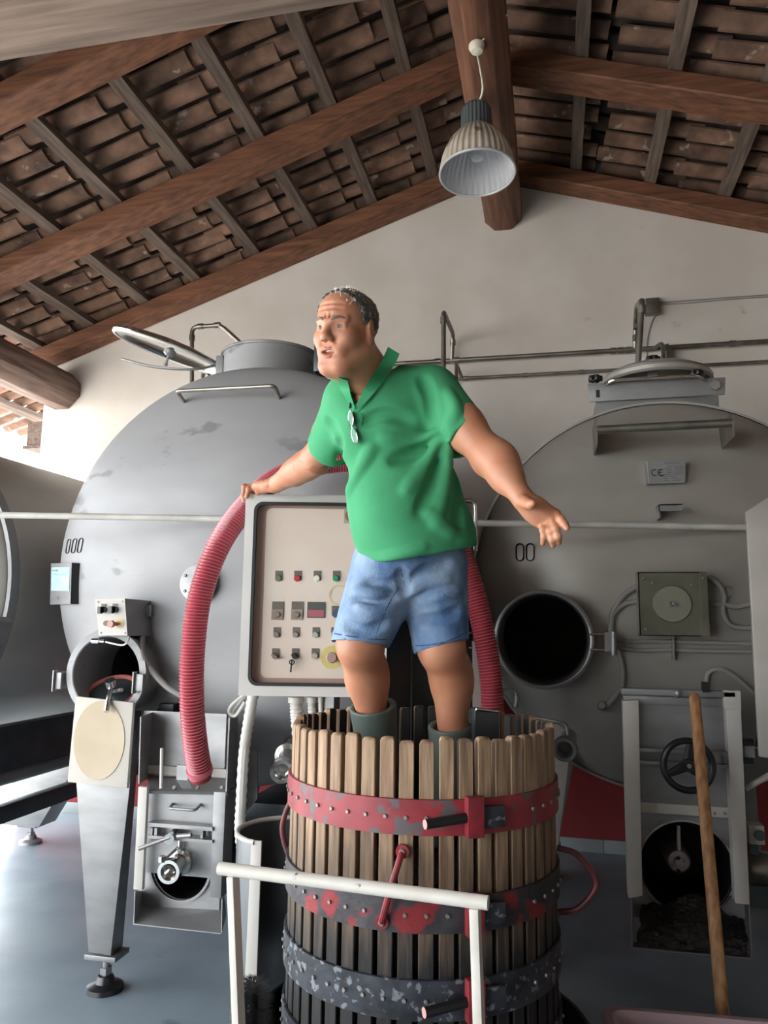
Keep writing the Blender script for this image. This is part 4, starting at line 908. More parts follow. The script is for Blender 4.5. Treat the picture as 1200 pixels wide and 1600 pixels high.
wi = (win[0]+.016, win[1]-.016, win[2]+.012, win[3]-.012)
m = MB(); frame_mesh(m, (win[0]-.004, win[1]+.004, win[2]-.003, win[3]+.003), wi, -.012, .005, ro=.032, ri=.026); m.build('window_gasket', M_black, cab)
m = MB(); P = rrect(*wi, .026, -.004); m.add(P, [tuple(range(len(P)))]); m.build('window_pane', M_glass, cab)
m = MB(); kbox(m, .03, .97, .03, .97, -.0345, -.0335); 
m = MB(); kbox(m, .035, .965, .03, .97, -.032, -.0315); m.build('panel_surround', M_pinkin, cab)
m = MB(); P = rrect(.14, .91, .085, .935, .02, -.026); m.prism(P, -nb_*.004).build('panel_plate', M_panel, cab)
PD = -.026
def ctrl(px, py, w, h, col, kind='button', name='push_button', legend=True):
    c = kpx(px, py, PD); mt = mat('ctl_'+col[1:], col, .45); mb = MB(); g_ = mat('legend_grey', '#6d6a66', .6)
    if legend: MB().boxf(c+V3(.002,0,.006)+nb_*.001, ub, (0,0,1), nb_, w, h, .002).build('legend_plate', g_, cab)
    if kind == 'button':
        mb.lathe([(1e-4,.010),(w*.36,.010),(w*.42,.006),(w*.42,0)], c+V3(0,0,-.004), nb_, 20).build(name, mt, cab)
    elif kind == 'dial':
        MB().boxf(c+V3(0,0,-.012)+nb_*.003, ub, (0,0,1), nb_, w*.95, h*.66, .004).build('dial_plate', mat('dial_plate_'+col[1:], col, .5), cab)
        MB().lathe([(w*.26,.006),(w*.34,.006),(w*.34,0)], c+V3(0,0,-.012), nb_, 24).lathe([(1e-4,.012),(w*.2,.012),(w*.24,0)], c+V3(0,0,-.012), nb_, 20).build(name, mat('dial_knob', '#8d857f', .5), cab)
    elif kind == 'selector':
        MB().lathe([(1e-4,.008),(w*.40,.008),(w*.44,0)], c+V3(0,0,-.004), nb_, 20).boxf(c+V3(0,0,-.004)+nb_*.014, nrm(ub+V3(0,0,-.6)), nrm(V3(0,0,1)+.6*ub), nb_, w*.9, .008, .014).build(name, mt, cab)
for px, col in ((435,'#6f7a6a'),(464.5,'#c22c3c'),(495,'#e6ece6'),(525,'#1f9a6b')): ctrl(px, 902, .026, .034, col)
for px, col in ((433.5,'#9c8a82'),(464,'#a09a90')): ctrl(px, 955, .042, .055, col, 'dial', 'timer_dial')
c = kpx(494, 953, PD); MB().boxf(c+nb_*.002, ub, (0,0,1), nb_, .062, .055, .004).build('display_body', mat('display_grey', '#55605c', .4), cab)
MB().boxf(c+V3(0,0,-.012)+nb_*.0045, ub, (0,0,1), nb_, .055, .024, .002).build('display_window', mat('display_pink', '#b66b7c', .3), cab)
ctrl(525, 957, .034, .034, '#4a5a78', 'button', 'counter', True)
for px, col in ((432,'#8b7f7a'),(462,'#98908a'),(493,'#a8c0b2'),(522,'#a8c0b2')): ctrl(px, 990, .025, .032, col)
ctrl(430, 1023, .026, .032, '#80726c', 'selector', 'selector_switch'); ctrl(461, 1023, .026, .032, '#26272a', 'selector', 'key_switch'); ctrl(492, 1023, .027, .032, '#b3aea6')
c = kpx(457, 1036, PD); MB().cyl(c+nb_*.02+V3(0,0,.012), c+nb_*.015+V3(-.004,0,-.03), .003, 8).lathe([(.006,.002),(.010,.002),(.010,-.002),(.006,-.002)], c+nb_*.02+V3(0,0,.004), nb_, 16).build('key', M_print, cab)
c = kpx(519, 1027, PD); m = MB(); disc(m, c, nb_, .040, .002, 40); m.build('stop_ring', mat('pale_yellow', '#d9cf8a', .5), cab)
m = MB(); m.lathe([(1e-4,.03),(.016,.03),(.019,.024),(.017,.018),(.010,.016),(.010,0)], c, nb_, 24); m.build('emergency_stop', mat('faded_red', '#a08278', .45), cab)
c = kpx(530, 930, PD); m = MB(); ring(m, c, nb_, .030, .036, .0012, 40); m.build('faded_sticker', mat('faded_sticker', '#d6cda6', .6), cab)
c = kpx(549, 806, PD); m = MB(); disc(m, c, nb_, .022, .008, 32); m.build('round_gauge', mat('gauge_brown', '#9c6d50', .4), cab)
MB().boxf(kpx(549,806,PD)+nb_*.001, ub, (0,0,1), nb_, .052, .055, .002).build('gauge_plate', M_board2, cab)
m = MB()
for px in (505, 519, 545): pass
m.box(-.84,-.76,2.66,2.74,0,float(bl[2])+.02).box(-.98,-.62,2.58,2.82,0,.012); m.build('pedestal', M_steel, cab)
# conduits under the cabinet
cg = empty('cabinet_conduit', V3(*K(.03,0,-.1)), label='ribbed white conduit hanging from the cabinet\'s left corner', category='conduit', group='conduits under the cabinet')
def corr(path, r, name, m, par, n=10, k=10, amp=.09):
    pts = spline(path, k); return MB().tube(pts, [r*(1+amp*(1 if i % 2 else -1)) for i in range(len(pts))], n).build(name, m, par)
corr([K(.07,0.0,-.10), atD(388,1130,2.70), atD(381,1180,2.72), atD(377,1250,2.74), atD(375,1300,2.75), atD(380,1345,2.76), atD(384,1420,2.78)], .019, 'ribbed_conduit', M_whitepl, cg, k=9)
MB().tube(spline([K(.02,0,-.12), atD(364,1100,2.72), atD(358,1112,2.74), atD(368,1118,2.74), atD(383,1096,2.72)], 8), .006, 8).build('cable_loop', M_whitepl, cg)
MB().tube(spline([K(.03,0,-.14), atD(372,1102,2.75), atD(366,1114,2.76), atD(376,1112,2.75), K(.06,0,-.16)], 8), .006, 8).build('cable_loop', M_whitepl, cg)
for lab, px, r in (('thick ribbed white conduit dropping behind the press rim', 463, .022), ('second ribbed white conduit right of the thick one', 487, .014), ('thin white conduit nearest the man\'s boot under the cabinet', 501, .008)):
    e = empty('cabinet_conduit', kpx(px, 1089, -.10), label=lab, category='conduit', group='conduits under the cabinet')
    a = kpx(px, 1089, -.10); corr([a+V3(0,0,.0), a+V3(.002,0,-.05), a+V3(.006,.01,-.11), a+V3(.02,.04,-.30), a+V3(.05,.08,-.8)], r, 'ribbed_conduit', M_whitepl, e, k=9)
    MB().lathe([(1e-4,0),(r*1.3,0),(r*1.3,-.02),(1e-4,-.02)], a, (0,0,1), 16).build('gland', M_whitepl, e)
# dark cabinet behind the man's legs
bc_ = empty('black_cabinet', V3(*atD(672,1000,3.0)[:2], 0), label='black upright cabinet behind the man\'s legs', category='cabinet')
a, b = atD(597, 900, 2.95), atD(738, 900, 3.0)
zt = atD(670, 862, 2.95)[2]
uu = nrm(V3(*(b-a)[:2], 0)); nn_ = V3(-uu[1], uu[0], 0)
def slab(mb, p, q, n_, th, z0, z1): 
    p, q = V3(p[0],p[1],0), V3(q[0],q[1],0); return mb.hexa([p+V3(0,0,z0), q+V3(0,0,z0), q+V3(0,0,z1), p+V3(0,0,z1)], [c+n_*th for c in (p+V3(0,0,z0), q+V3(0,0,z0), q+V3(0,0,z1), p+V3(0,0,z1))])
m = MB(); slab(m, a, b, nn_, .16, 0.0, zt); m.build('cabinet_body', mat('black_enamel', '#141517', .25), bc_, bev=.006)
m = MB(); slab(m, b-nn_*.01, b-nn_*.01+uu*.035, nn_, .02, .3, 1.43); m.build('edge_strip', M_sheet, bc_)
m = MB(); slab(m, a+uu*.115-nn_*.008, a+uu*.12-nn_*.008, nn_, .006, .2, zt-.02); m.build('door_seam', M_steeldark, bc_)
for py in (989, 1012):
    m = MB(); c = atD(738, py, 2.97); m.boxf(c, uu, (0,0,1), nn_, .032, .005, .02); m.build('latch_pin', M_chrome, bc_)
# chrome bent pipe at the man's left side, by the rod
MB().tube(bend([atD(722,782,3.1), atD(742,783,3.1), atD(743,812,3.1), atD(743,860,3.12)], .03), .010, 12).build('bent_pipe', M_chrome, label='short bent chrome pipe beside the man\'s shirt hem', category='pipe')
bpe = bpy.data.objects['bent_pipe']

# ================================================================== red hose
hz = empty('suction_hose', atD(310,1208,2.62), label='thick ribbed red hose arching from the gate of tank 000 behind the man', category='hose')
hp_ = [atD(313,1210,2.80), atD(305,1160,2.76), atD(300,1100,2.74), atD(301,1020,2.74), atD(313,930,2.76), atD(343,850,2.80), atD(384,792,2.90), atD(430,750,3.02), atD(490,728,3.12),
       atD(560,722,3.16), atD(630,742,3.14), atD(690,800,3.08), atD(730,890,3.0), atD(752,970,2.95), atD(766,1050,2.92), atD(770,1120,2.90), atD(772,1240,2.88), atD(772,1400,2.86)]
pts = spline(hp_, 40); seg = np.array([np.linalg.norm(np.array(pts[i+1])-pts[i]) for i in range(len(pts)-1)]); S = np.concatenate([[0], np.cumsum(seg)])
NS = int(S[-1]/.0029); ss = np.linspace(0, S[-1], NS); PA = np.array(pts); pp_ = [np.array([np.interp(s_, S, PA[:,i]) for i in range(3)]) for s_ in ss]
hr0 = .042
MB().tube(pp_, [hr0+.0022*math.cos(i*2*math.pi/4) for i in range(NS)], 16, caps=True).build('hose_wall', M_hose, hz, smooth=60)
# pale spiral reinforcement
T_ = [nrm(pp_[min(i+1,NS-1)]-pp_[max(i-1,0)]) for i in range(NS)]; u = nrm(np.cross(T_[0], (0,0,1) if abs(T_[0][2]) < .9 else (1,0,0))); sp_ = []
for i in range(0, NS):
    u = nrm(u-T_[i]*np.dot(u, T_[i])); w = np.cross(T_[i], u)
    for k in range(4):
        a = 2*math.pi*(i+k/4)/4; q_ = pp_[i]+(T_[i]*.0029*k/4); sp_.append(q_+(hr0+.0012)*(math.cos(a)*u+math.sin(a)*w))
MB().tube(sp_, .0019, 4).build('spiral_rib', M_hoserib, hz)
MB().tube([pp_[4], pp_[9]], hr0+.006, 20).build('hose_clamp', M_hoserib, hz)
MB().tube([pp_[0]+(pp_[0]-pp_[4])*1.5, pp_[3]], hr0-.004, 20).build('hose_nozzle', M_redtab, hz)

# ================================================================== wooden basket press
BC = V3(-.373, 2.234, 0); BRr = .362
press = empty('basket_press', BC, label='slatted wooden basket press with red and black iron hoops', category='wine press')
NST = 48; zb, zt_ = .385, 1.222
sv = MB(); w2 = .0182
Vst = []; 
for z in (zb, zt_-.008, zt_):
    s_ = w2 if z < zt_-.001 else w2-.004
    for (xx, yy) in ((-s_, -.013), (s_, -.013), (s_-.003, .013), (-s_+.003, .013)): Vst.append((xx, yy if z < zt_-.001 else yy*.75, z))
sv.add(Vst, [(3,2,1,0),(8,9,10,11)]+[(i, (i+1) % 4, 4+(i+1) % 4, 4+i) for i in range(4)]+[(4+i, 4+(i+1) % 4, 8+(i+1) % 4, 8+i) for i in range(4)])
st0 = sv.build('stave', M_stave, None, bev=.002, seg=1); st0.parent = press
st0.data.materials.append(mat('must_stained_wood', '#241d1b', .7, col2='#15110f', scale=14, stretch=(7,7,.6)))
for p_ in st0.data.polygons:
    if p_.normal.y > .3: p_.material_index = 1
gap_i = None
for i in range(NST):
    a = 2*math.pi*(i+.5)/NST; o = st0 if i == 0 else dup(st0, press)
    dz = random.uniform(-.006, .006)
    o.location = (BRr*math.sin(a)*.985, -BRr*math.cos(a)*.985, zb+dz); o.rotation_euler = (0, 0, a)
HO = [(1.003,1.085,M_red,'red hoop, paint worn to iron'), (.787,.868,M_hoopred,'dark hoop with red paint traces'), (.600,.688,M_hoop,None), (.425,.510,M_hoop,None)]
bolt_me = None
for hi, (z0, z1, mt, lab) in enumerate(HO):
    ro = BRr+.016; mb = MB(); n = 96
    mb.lathe([(ro-.006,z0),(ro,z0+.001),(ro,z1-.001),(ro-.006,z1),(ro-.006,z0)], BC, (0,0,1), n)
    h_ = mb.build('hoop', mt, press)
    if lab: h_['label'] = lab
    for i in range(NST):
        a = 2*math.pi*(i+.5)/NST
        if math.cos(a) < -.25: continue
        if .33 < math.sin(a) < .82 and math.cos(a) > 0 and hi < 3: continue      # hinge zone
        d_ = V3(math.sin(a), -math.cos(a), 0); zc_ = (z0+z1)/2
        if bolt_me is None:
            b_ = MB(); bolt_at(b_, V3(0,0,0), (0,-1,0), .0052, .005); bo_ = b_.build('bolt', M_bolt, h_); bolt_me = bo_.data
            # mesh was stored relative to the press; rebuild around its own origin
            A = np.array([v.co[:] for v in bolt_me.vertices]); off_ = np.array(wloc(h_)); 
            for v in bolt_me.vertices: v.co = Vector(np.array(v.co)+off_)
        else:
            bo_ = bpy.data.objects.new('bolt', bolt_me); COL.objects.link(bo_); bo_.parent = h_
        bo_.location = tuple(d_*(ro)+V3(0,0,zc_)); bo_.rotation_euler = (0, 0, a)
    # clasp where the two basket halves meet
    if hi < 4:
        a = math.radians(28); d_ = V3(math.sin(a), -math.cos(a), 0); t_ = V3(math.cos(a), math.sin(a), 0); zc_ = (z0+z1)/2
        MB().boxf(BC+d_*(ro+.012)+V3(0,0,zc_+.004), t_, (0,0,1), d_, .042, .092, .026).build('clasp_tab', M_redtab, press, bev=.003)
        MB().boxf(BC+d_*(ro+.005)+t_*.05+V3(0,0,zc_), t_, (0,0,1), d_, .06, .05, .010).build('clasp_plate', M_hoop, press, bev=.003)
        if hi != 1: MB().cyl(BC+d_*(ro+.022)+t_*-.125+V3(0,0,zc_-.004), BC+d_*(ro+.010)+t_*.0+V3(0,0,zc_+.004), .0115, 14).build('clasp_pin', M_black, press); MB().cyl(BC+d_*(ro+.0222)+t_*-.1265+V3(0,0,zc_-.004), BC+d_*(ro+.022)+t_*-.125+V3(0,0,zc_-.004), .0112, 14).build('pin_end', mat('pin_face', '#b58a88', .6), press)
# carrying handles
def handle(p0, p1, out, name='carry_handle'):
    p0, p1, out = (np.asarray(c, float) for c in (p0, p1, out)); 
    MB().tube(spline([p0, p0+out*.55+(p1-p0)*.10, (p0+p1)/2+out, p1+out*.55-(p1-p0)*.10, p1], 8), .008, 10).build(name, M_redtab if abs(out[1]) > abs(out[0]) else mat('dark_red_iron', '#6a272c', .5, col2='#4a2024', scale=20), press)
def on_basket(px, py):          # picture point on the basket's outside
    d = ray(px, py)[:2]; c = BC[:2]; R_ = BRr+.018; A_ = d@d; B_ = -2*d@c; C_ = c@c-R_*R_; t = (-B_-math.sqrt(max(0, B_*B_-4*A_*C_)))/(2*A_); return CAM+ray(px, py)*t
p0, p1 = on_basket(629, 1330), on_basket(597, 1440); dd = nrm(V3(p0[0]-BC[0], p0[1]-BC[1], 0))
handle(p0, p1, dd*.035)
for c in (p0, p1): b_ = MB(); disc(b_, c-dd*.004, dd, .016, .010, 14); b_.build('handle_boss', M_redtab, press); b_ = MB(); bolt_at(b_, c+dd*.006, dd, .008, .006); b_.build('handle_bolt', M_bolt, press)
a = math.radians(-93); d_ = V3(math.sin(a), -math.cos(a), 0); handle(BC+d_*(BRr+.01)+V3(0,0,.985), BC+d_*(BRr+.01)+V3(0,0,.80), d_*.05)
a = math.radians(90); d_ = V3(math.sin(a), -math.cos(a), 0); handle(BC+d_*(BRr+.01)+V3(0,0,.90), BC+d_*(BRr+.01)+V3(0,0,.735), d_*.10)
# base pan and feet
MB().lathe([(1e-4,.36),(.44,.365),(.452,.42),(.462,.42),(.470,.41),(.455,.33),(.40,.315),(1e-4,.31)], BC, (0,0,1), 72).build('base_pan', M_pan, press)
for a in (40, 160, 280):
    a = math.radians(a); d_ = V3(math.sin(a), -math.cos(a), 0); MB().tube([BC+d_*.34+V3(0,0,.315), BC+d_*.40+V3(0,0,.0)], .028, 12).build('leg', M_pan, press)
mu = MB(); n = 40; V = [BC+V3(0,0,.885)]; Fc = []
for j in range(1, 8):
    for k in range(n):
        a = 2*math.pi*k/n; r = .337*j/7; V.append(BC+V3(r*math.cos(a), r*math.sin(a), .885+float(rng.normal(0,.007))*(j < 7)))
for k in range(n): Fc.append((0, 1+k, 1+(k+1) % n))
for j in range(6):
    for k in range(n): Fc.append((1+j*n+k, 1+(j+1)*n+k, 1+(j+1)*n+(k+1) % n, 1+j*n+(k+1) % n))
low = len(V)
for k in range(n):
    a = 2*math.pi*k/n; V.append(BC+V3(.337*math.cos(a), .337*math.sin(a), .366))
for k in range(n): Fc.append((1+6*n+k, low+k, low+(k+1) % n, 1+6*n+(k+1) % n))
Fc.append(tuple(low+k for k in range(n)))
mu.add(V, Fc).build('grape_must', M_must, label='dark trodden grapes filling the inside of the wooden press', category='grapes', kind='stuff')
# small metal box hung inside the rim
mbx = empty('metal_box', BC+V3(.17,.06,.90), label='small dark metal box inside the press right of the boot', category='box')
a, b = atD(742, 1108, 2.27), atD(780, 1112, 2.30); 
MB().hexa([V3(a[0],a[1],.905), V3(b[0],b[1],.905), V3(b[0]-.02,b[1]+.07,.905), V3(a[0]-.02,a[1]+.07,.905)], [V3(a[0],a[1],a[2]), V3(b[0],b[1],b[2]), V3(b[0]-.02,b[1]+.07,b[2]), V3(a[0]-.02,a[1]+.07,a[2])]).build('box_body', M_steeldark, mbx, bev=.006)
MB().tube([a+V3(.004,-.004,0), b+V3(-.004,-.004,0)], .004, 8).build('box_rim', M_chrome, mbx)

# ================================================================== white trestle in the foreground
b0, b1 = atD(343, 1352, 1.78), atD(763, 1416, 1.58); zb_ = (b0[2]+b1[2])/2; b0[2] = b1[2] = zb_
tr = empty('white_trestle', V3((b0[0]+b1[0])/2, (b0[1]+b1[1])/2, 0), label='chipped white painted trestle with a round top bar before the press', category='trestle')
MB().cyl(b0, b1, .0145, 24).build('top_bar', M_whitepaint, tr)
bd_ = nrm(b1-b0); bn_ = nrm(np.cross(bd_, (0,0,1)))
def leg_bar(t, b, w, d, name='leg'):
    t, b = np.asarray(t, float), np.asarray(b, float); ax = nrm(b-t); u_ = nrm(bd_-ax*np.dot(bd_, ax)); v_ = np.cross(ax, u_)
    return MB().boxf((t+b)/2, u_, ax, v_, w, np.linalg.norm(b-t), d).build(name, M_whitepaint, tr, bev=.0015)
L0 = b0+bd_*.036; R0 = b1-bd_*.028
leg_bar(L0+V3(0,0,-.012), V3(*(L0+bd_*.085)[:2], 0), .017, .032); leg_bar(R0+V3(0,0,-.012), V3(*(R0+bd_*.03)[:2], 0), .019, .032)
MB().boxf(V3(*(L0+bd_*.085)[:2], .012), bd_, bn_, (0,0,1), .03, .34, .024).build('foot_bar', M_whitepaint, tr); MB().boxf(V3(*(R0+bd_*.03)[:2], .012), bd_, bn_, (0,0,1), .03, .34, .024).build('foot_bar', M_whitepaint, tr)

# ================================================================== curved steel drum left of the press
dc = atD(452, 1300, 2.50); dr = .165; dz_ = float(atD(395, 1308, 2.42)[2])
drum = empty('steel_drum', V3(dc[0], dc[1], 0), label='half-open curved steel drum left of the wooden press', category='drum')
A0, A1 = math.radians(70), math.radians(205)
MB().lathe([(dr,.0),(dr,dz_),(dr+.004,dz_),(dr+.004,0)], V3(dc[0],dc[1],0), (0,0,1), 48, A0, math.radians(250), ref=(1,0,0)).build('drum_wall', mat('drum_steel', '#77797b', .3, .8), drum)
MB().tube([V3(dc[0]+(dr+.003)*math.cos(a), dc[1]+(dr+.003)*math.sin(a), dz_) for a in np.linspace(A0, math.radians(250), 40)], .008, 8).build('rolled_rim', M_sheet, drum)
a = math.radians(250); e0 = V3(dc[0]+dr*math.cos(a), dc[1]+dr*math.sin(a), 0)
MB().hexa([e0+V3(-.022,-.004,0), e0+V3(.02,-.004,0), e0+V3(.02,.004,0), e0+V3(-.022,.004,0)], [e0+V3(-.012,-.004,dz_+.006), e0+V3(.022,-.004,dz_+.006), e0+V3(.022,.004,dz_+.006), e0+V3(-.012,.004,dz_+.006)]).build('edge_flange', M_sheet, drum, bev=.002)
MB().lathe([(1e-4,.0),(dr,.0),(dr,.01),(1e-4,.01)], V3(dc[0],dc[1],0), (0,0,1), 48).build('drum_floor', M_steel, drum)

# ================================================================== scrubbing brush at the bottom
bb_ = atD(394, 1560, 1.95); br = empty('bottle_brush', V3(bb_[0], bb_[1], 0), label='dark bristled brush standing behind the trestle\'s left leg', category='brush')
top_b = float(atD(396, 1528, 1.95)[2])
MB().cyl(V3(bb_[0],bb_[1],0), V3(bb_[0],bb_[1],top_b-.03), .012, 12).build('brush_core', M_black, br)
bs = MB()
for i in range(6500):
    a = random.uniform(0, 2*math.pi); z = random.uniform(.12, top_b-.005); L = random.uniform(.040,.056)*(1.0 if z < top_b-.03 else max(.25,(top_b-z)/.03))
    d_ = V3(math.cos(a), math.sin(a), random.uniform(-.15,.35)); p0 = V3(bb_[0],bb_[1],z)+d_*.01; t_ = V3(-math.sin(a), math.cos(a), 0)*.0011
    bs.add([p0-t_, p0+t_, p0+d_*L], [(0,1,2)])
bs.build('bristles', M_black, br, kind='stuff')

# ================================================================== pole and pink crate
p1 = atD(1085, 1084, 2.80); p0 = atD(1131, 1600, 2.27); dvec = nrm(p1-p0); foot = p0-dvec*((p0[2]-.055)/dvec[2])
MB().tube([foot, p0, (p0+p1)/2, p1-dvec*.015, p1], [.0195,.0200,.0202,.0195,.012], 16).build('wooden_pole', M_stick, label='long wooden pole leaning against the gate of tank 00', category='pole')
k0, k1 = atD(940, 1568, 2.20), atD(1240, 1596, 2.12); kz = float((k0[2]+k1[2])/2); kd = nrm(V3(*(k1-k0)[:2], 0)); kn = V3(kd[1], -kd[0], 0)
O_ = V3(k0[0], k0[1], 0); Lk, Wk, Hk = .80, .52, kz
crate = empty('plastic_crate', O_+kd*Lk/2+kn*Wk/2, label='pinkish grey plastic crate at the bottom right corner', category='crate')
def rr(L0_, L1_, W0_, W1_, r, z, n=6):
    P = []
    for (ca, cb, s0) in ((L1_-r, W1_-r, 0), (L0_+r, W1_-r, 90), (L0_+r, W0_+r, 180), (L1_-r, W0_+r, 270)):
        for i in range(n+1): t = math.radians(s0+90*i/n); P.append(O_+kd*(ca+r*math.cos(t))+kn*(cb+r*math.sin(t))+V3(0,0,z))
    return P
rings = [rr(.03,Lk-.03,.03,Wk-.03,.04,0), rr(.012,Lk-.012,.012,Wk-.012,.045,Hk-.05), rr(0,Lk,0,Wk,.05,Hk-.045), rr(-.004,Lk+.004,-.004,Wk+.004,.05,Hk-.008), rr(.003,Lk-.003,.003,Wk-.003,.05,Hk), rr(.022,Lk-.022,.022,Wk-.022,.04,Hk), rr(.03,Lk-.03,.03,Wk-.03,.035,Hk-.02), rr(.045,Lk-.045,.045,Wk-.045,.03,.012)]
n = len(rings[0]); V = [p for R_ in rings for p in R_]; Fc = [(i*n+k, i*n+(k+1) % n, (i+1)*n+(k+1) % n, (i+1)*n+k) for i in range(len(rings)-1) for k in range(n)]
Fc += [tuple(range(n-1,-1,-1)), tuple((len(rings)-1)*n+k for k in range(n))]
MB().add(V, Fc).build('crate_body', M_pink, crate)
# ================================================================== the man: signed-distance modelling
class Field:
    def __init__(s, lo, hi, h):
        s.lo = np.asarray(lo, float); s.h = h; s.n = np.ceil((np.asarray(hi, float)-s.lo)/h).astype(int)+1
        s.f = np.full(tuple(s.n), .5, np.float32)
    def block(s, a, b):
        i0 = np.clip(np.floor((a-s.lo)/s.h).astype(int), 0, s.n); i1 = np.clip(np.ceil((b-s.lo)/s.h).astype(int)+1, 0, s.n)
        if np.any(i1 <= i0): return None
        sl = tuple(slice(p, q) for p, q in zip(i0, i1))
        ax = [(s.lo[k]+s.h*np.arange(i0[k], i1[k])).astype(np.float32) for k in range(3)]
        return sl, (ax[0][:,None,None], ax[1][None,:,None], ax[2][None,None,:])
    def apply(s, a, b, fn, k, op):
        q = s.block(np.asarray(a)-k-.02, np.asarray(b)+k+.02)
        if q is None: return s
        sl, P = q; d = fn(*P); f = s.f[sl]
        if op == 'add': hh = np.clip(.5+.5*(f-d)/k, 0, 1); s.f[sl] = f*(1-hh)+d*hh-k*hh*(1-hh)
        elif op == 'sub': d = -d; hh = np.clip(.5-.5*(f-d)/k, 0, 1); s.f[sl] = f*(1-hh)+d*hh+k*hh*(1-hh)
        return s
    def cap(s, a, b, r0, r1=None, k=.02, op='add', sq=None):
        a, b = np.asarray(a, float), np.asarray(b, float); r1 = r0 if r1 is None else r1; R_ = max(r0, r1); ab = b-a; L2 = float(ab@ab)+1e-12
        def fn(X, Y, Z):
            x, y, z = X-a[0], Y-a[1], Z-a[2]; t = np.clip((x*ab[0]+y*ab[1]+z*ab[2])/L2, 0, 1)
            return np.sqrt((x-t*ab[0])**2+(y-t*ab[1])**2+(z-t*ab[2])**2)-(r0+(r1-r0)*t)
        return s.apply(np.minimum(a, b)-R_, np.maximum(a, b)+R_, fn, k, op)
    def ell(s, c, r, ax=None, k=.02, op='add'):
        c = np.asarray(c, float); A = np.eye(3) if ax is None else np.array([nrm(v) for v in ax]); r = np.asarray(r, float); R_ = r.max()
        def fn(X, Y, Z):
            x, y, z = X-c[0], Y-c[1], Z-c[2]; u = [A[i][0]*x+A[i][1]*y+A[i][2]*z for i in range(3)]
            k0 = np.sqrt(sum((u[i]/r[i])**2 for i in range(3))); k1 = np.sqrt(sum((u[i]/r[i]**2)**2 for i in range(3)))+1e-9
            return k0*(k0-1)/k1
        return s.apply(c-R_, c+R_, fn, k, op)
    def cut(s, p, n, k=.006, lim=None):
        """remove everything on the side n of the plane; lim: (centre, radius) box"""
        p, n = np.asarray(p, float), nrm(n)
        a, b = (s.lo, s.lo+s.h*s.n) if lim is None else (np.asarray(lim[0])-lim[1], np.asarray(lim[0])+lim[1])
        return s.apply(a, b, lambda X, Y, Z: -((X-p[0])*n[0]+(Y-p[1])*n[1]+(Z-p[2])*n[2]), k, 'sub') if lim is None else s.apply(a, b, lambda X, Y, Z: np.maximum(-((X-p[0])*n[0]+(Y-p[1])*n[1]+(Z-p[2])*n[2]), np.sqrt((X-lim[0][0])**2+(Y-lim[0][1])**2+(Z-lim[0][2])**2)-lim[1]), k, 'sub')
    def at(s, p):
        i = (np.asarray(p)-s.lo)/s.h; j = np.clip(np.floor(i).astype(int), 0, s.n-2); t = np.clip(i-j, 0, 1); v = 0
        for dx in (0,1):
            for dy in (0,1):
                for dz in (0,1):
                    v += s.f[j[0]+dx, j[1]+dy, j[2]+dz]*(t[0] if dx else 1-t[0])*(t[1] if dy else 1-t[1])*(t[2] if dz else 1-t[2])
        return float(v)
    def surf(s, px, py, d0=1.6, d1=2.75):
        r = ray(px, py); t = d0
        while t < d1:
            if s.at(CAM+r*t) < 0: return CAM+r*t
            t += .003
        return None
    def nor(s, p):
        e = s.h; return nrm([s.at(p+V3(e,0,0))-s.at(p-V3(e,0,0)), s.at(p+V3(0,e,0))-s.at(p-V3(0,e,0)), s.at(p+V3(0,0,e))-s.at(p-V3(0,0,e))])
    def mesh(s):
        f = s.f; g = f < 0; nx, ny, nz = f.shape
        cs = [(a, b, c) for a in (0,1) for b in (0,1) for c in (0,1)]
        cnt = np.zeros((nx-1, ny-1, nz-1), np.int8)
        for a, b, c in cs: cnt += g[a:nx-1+a, b:ny-1+b, c:nz-1+c]
        act = (cnt > 0) & (cnt < 8); I = np.argwhere(act); idx = np.full(act.shape, -1, np.int64); idx[act] = np.arange(len(I))
        val = {c: f[I[:,0]+c[0], I[:,1]+c[1], I[:,2]+c[2]].astype(np.float64) for c in cs}
        P = np.zeros((len(I), 3)); W = np.zeros(len(I))
        for c in cs:
            for ax in range(3):
                if c[ax] == 0:
                    d = list(c); d[ax] = 1; d = tuple(d); v0, v1 = val[c], val[d]; m_ = (v0 < 0) != (v1 < 0); t = np.where(m_, v0/np.where(m_, v0-v1, 1), 0)
                    for q in range(3): P[:,q] += np.where(m_, c[q]+(t if q == ax else 0), 0)
                    W += m_
        V = s.lo+s.h*(I+P/W[:,None]); Fc = []
        for ax in range(3):
            o = [q for q in range(3) if q != ax]; sh = [nx, ny, nz]; sl0 = [slice(1,n_-1) for n_ in sh]; sl1 = list(sl0); sl0[ax] = slice(0, sh[ax]-1); sl1[ax] = slice(1, sh[ax])
            a_, b_ = g[tuple(sl0)], g[tuple(sl1)]
            for sign in (0, 1):
                E = np.argwhere((a_ != b_) & (a_ == bool(sign)))
                if len(E) == 0: continue
                E[:, o[0]] += 1; E[:, o[1]] += 1; q = []
                for (da, db) in ((-1,-1),(0,-1),(0,0),(-1,0)):
                    C = E.copy(); C[:, o[0]] += da; C[:, o[1]] += db; q.append(idx[C[:,0], C[:,1], C[:,2]])
                q = np.stack(q, 1); flip = (sign == 0) ^ (ax == 1); Fc.append(q[:, ::-1] if flip else q)
        return V, np.concatenate(Fc)
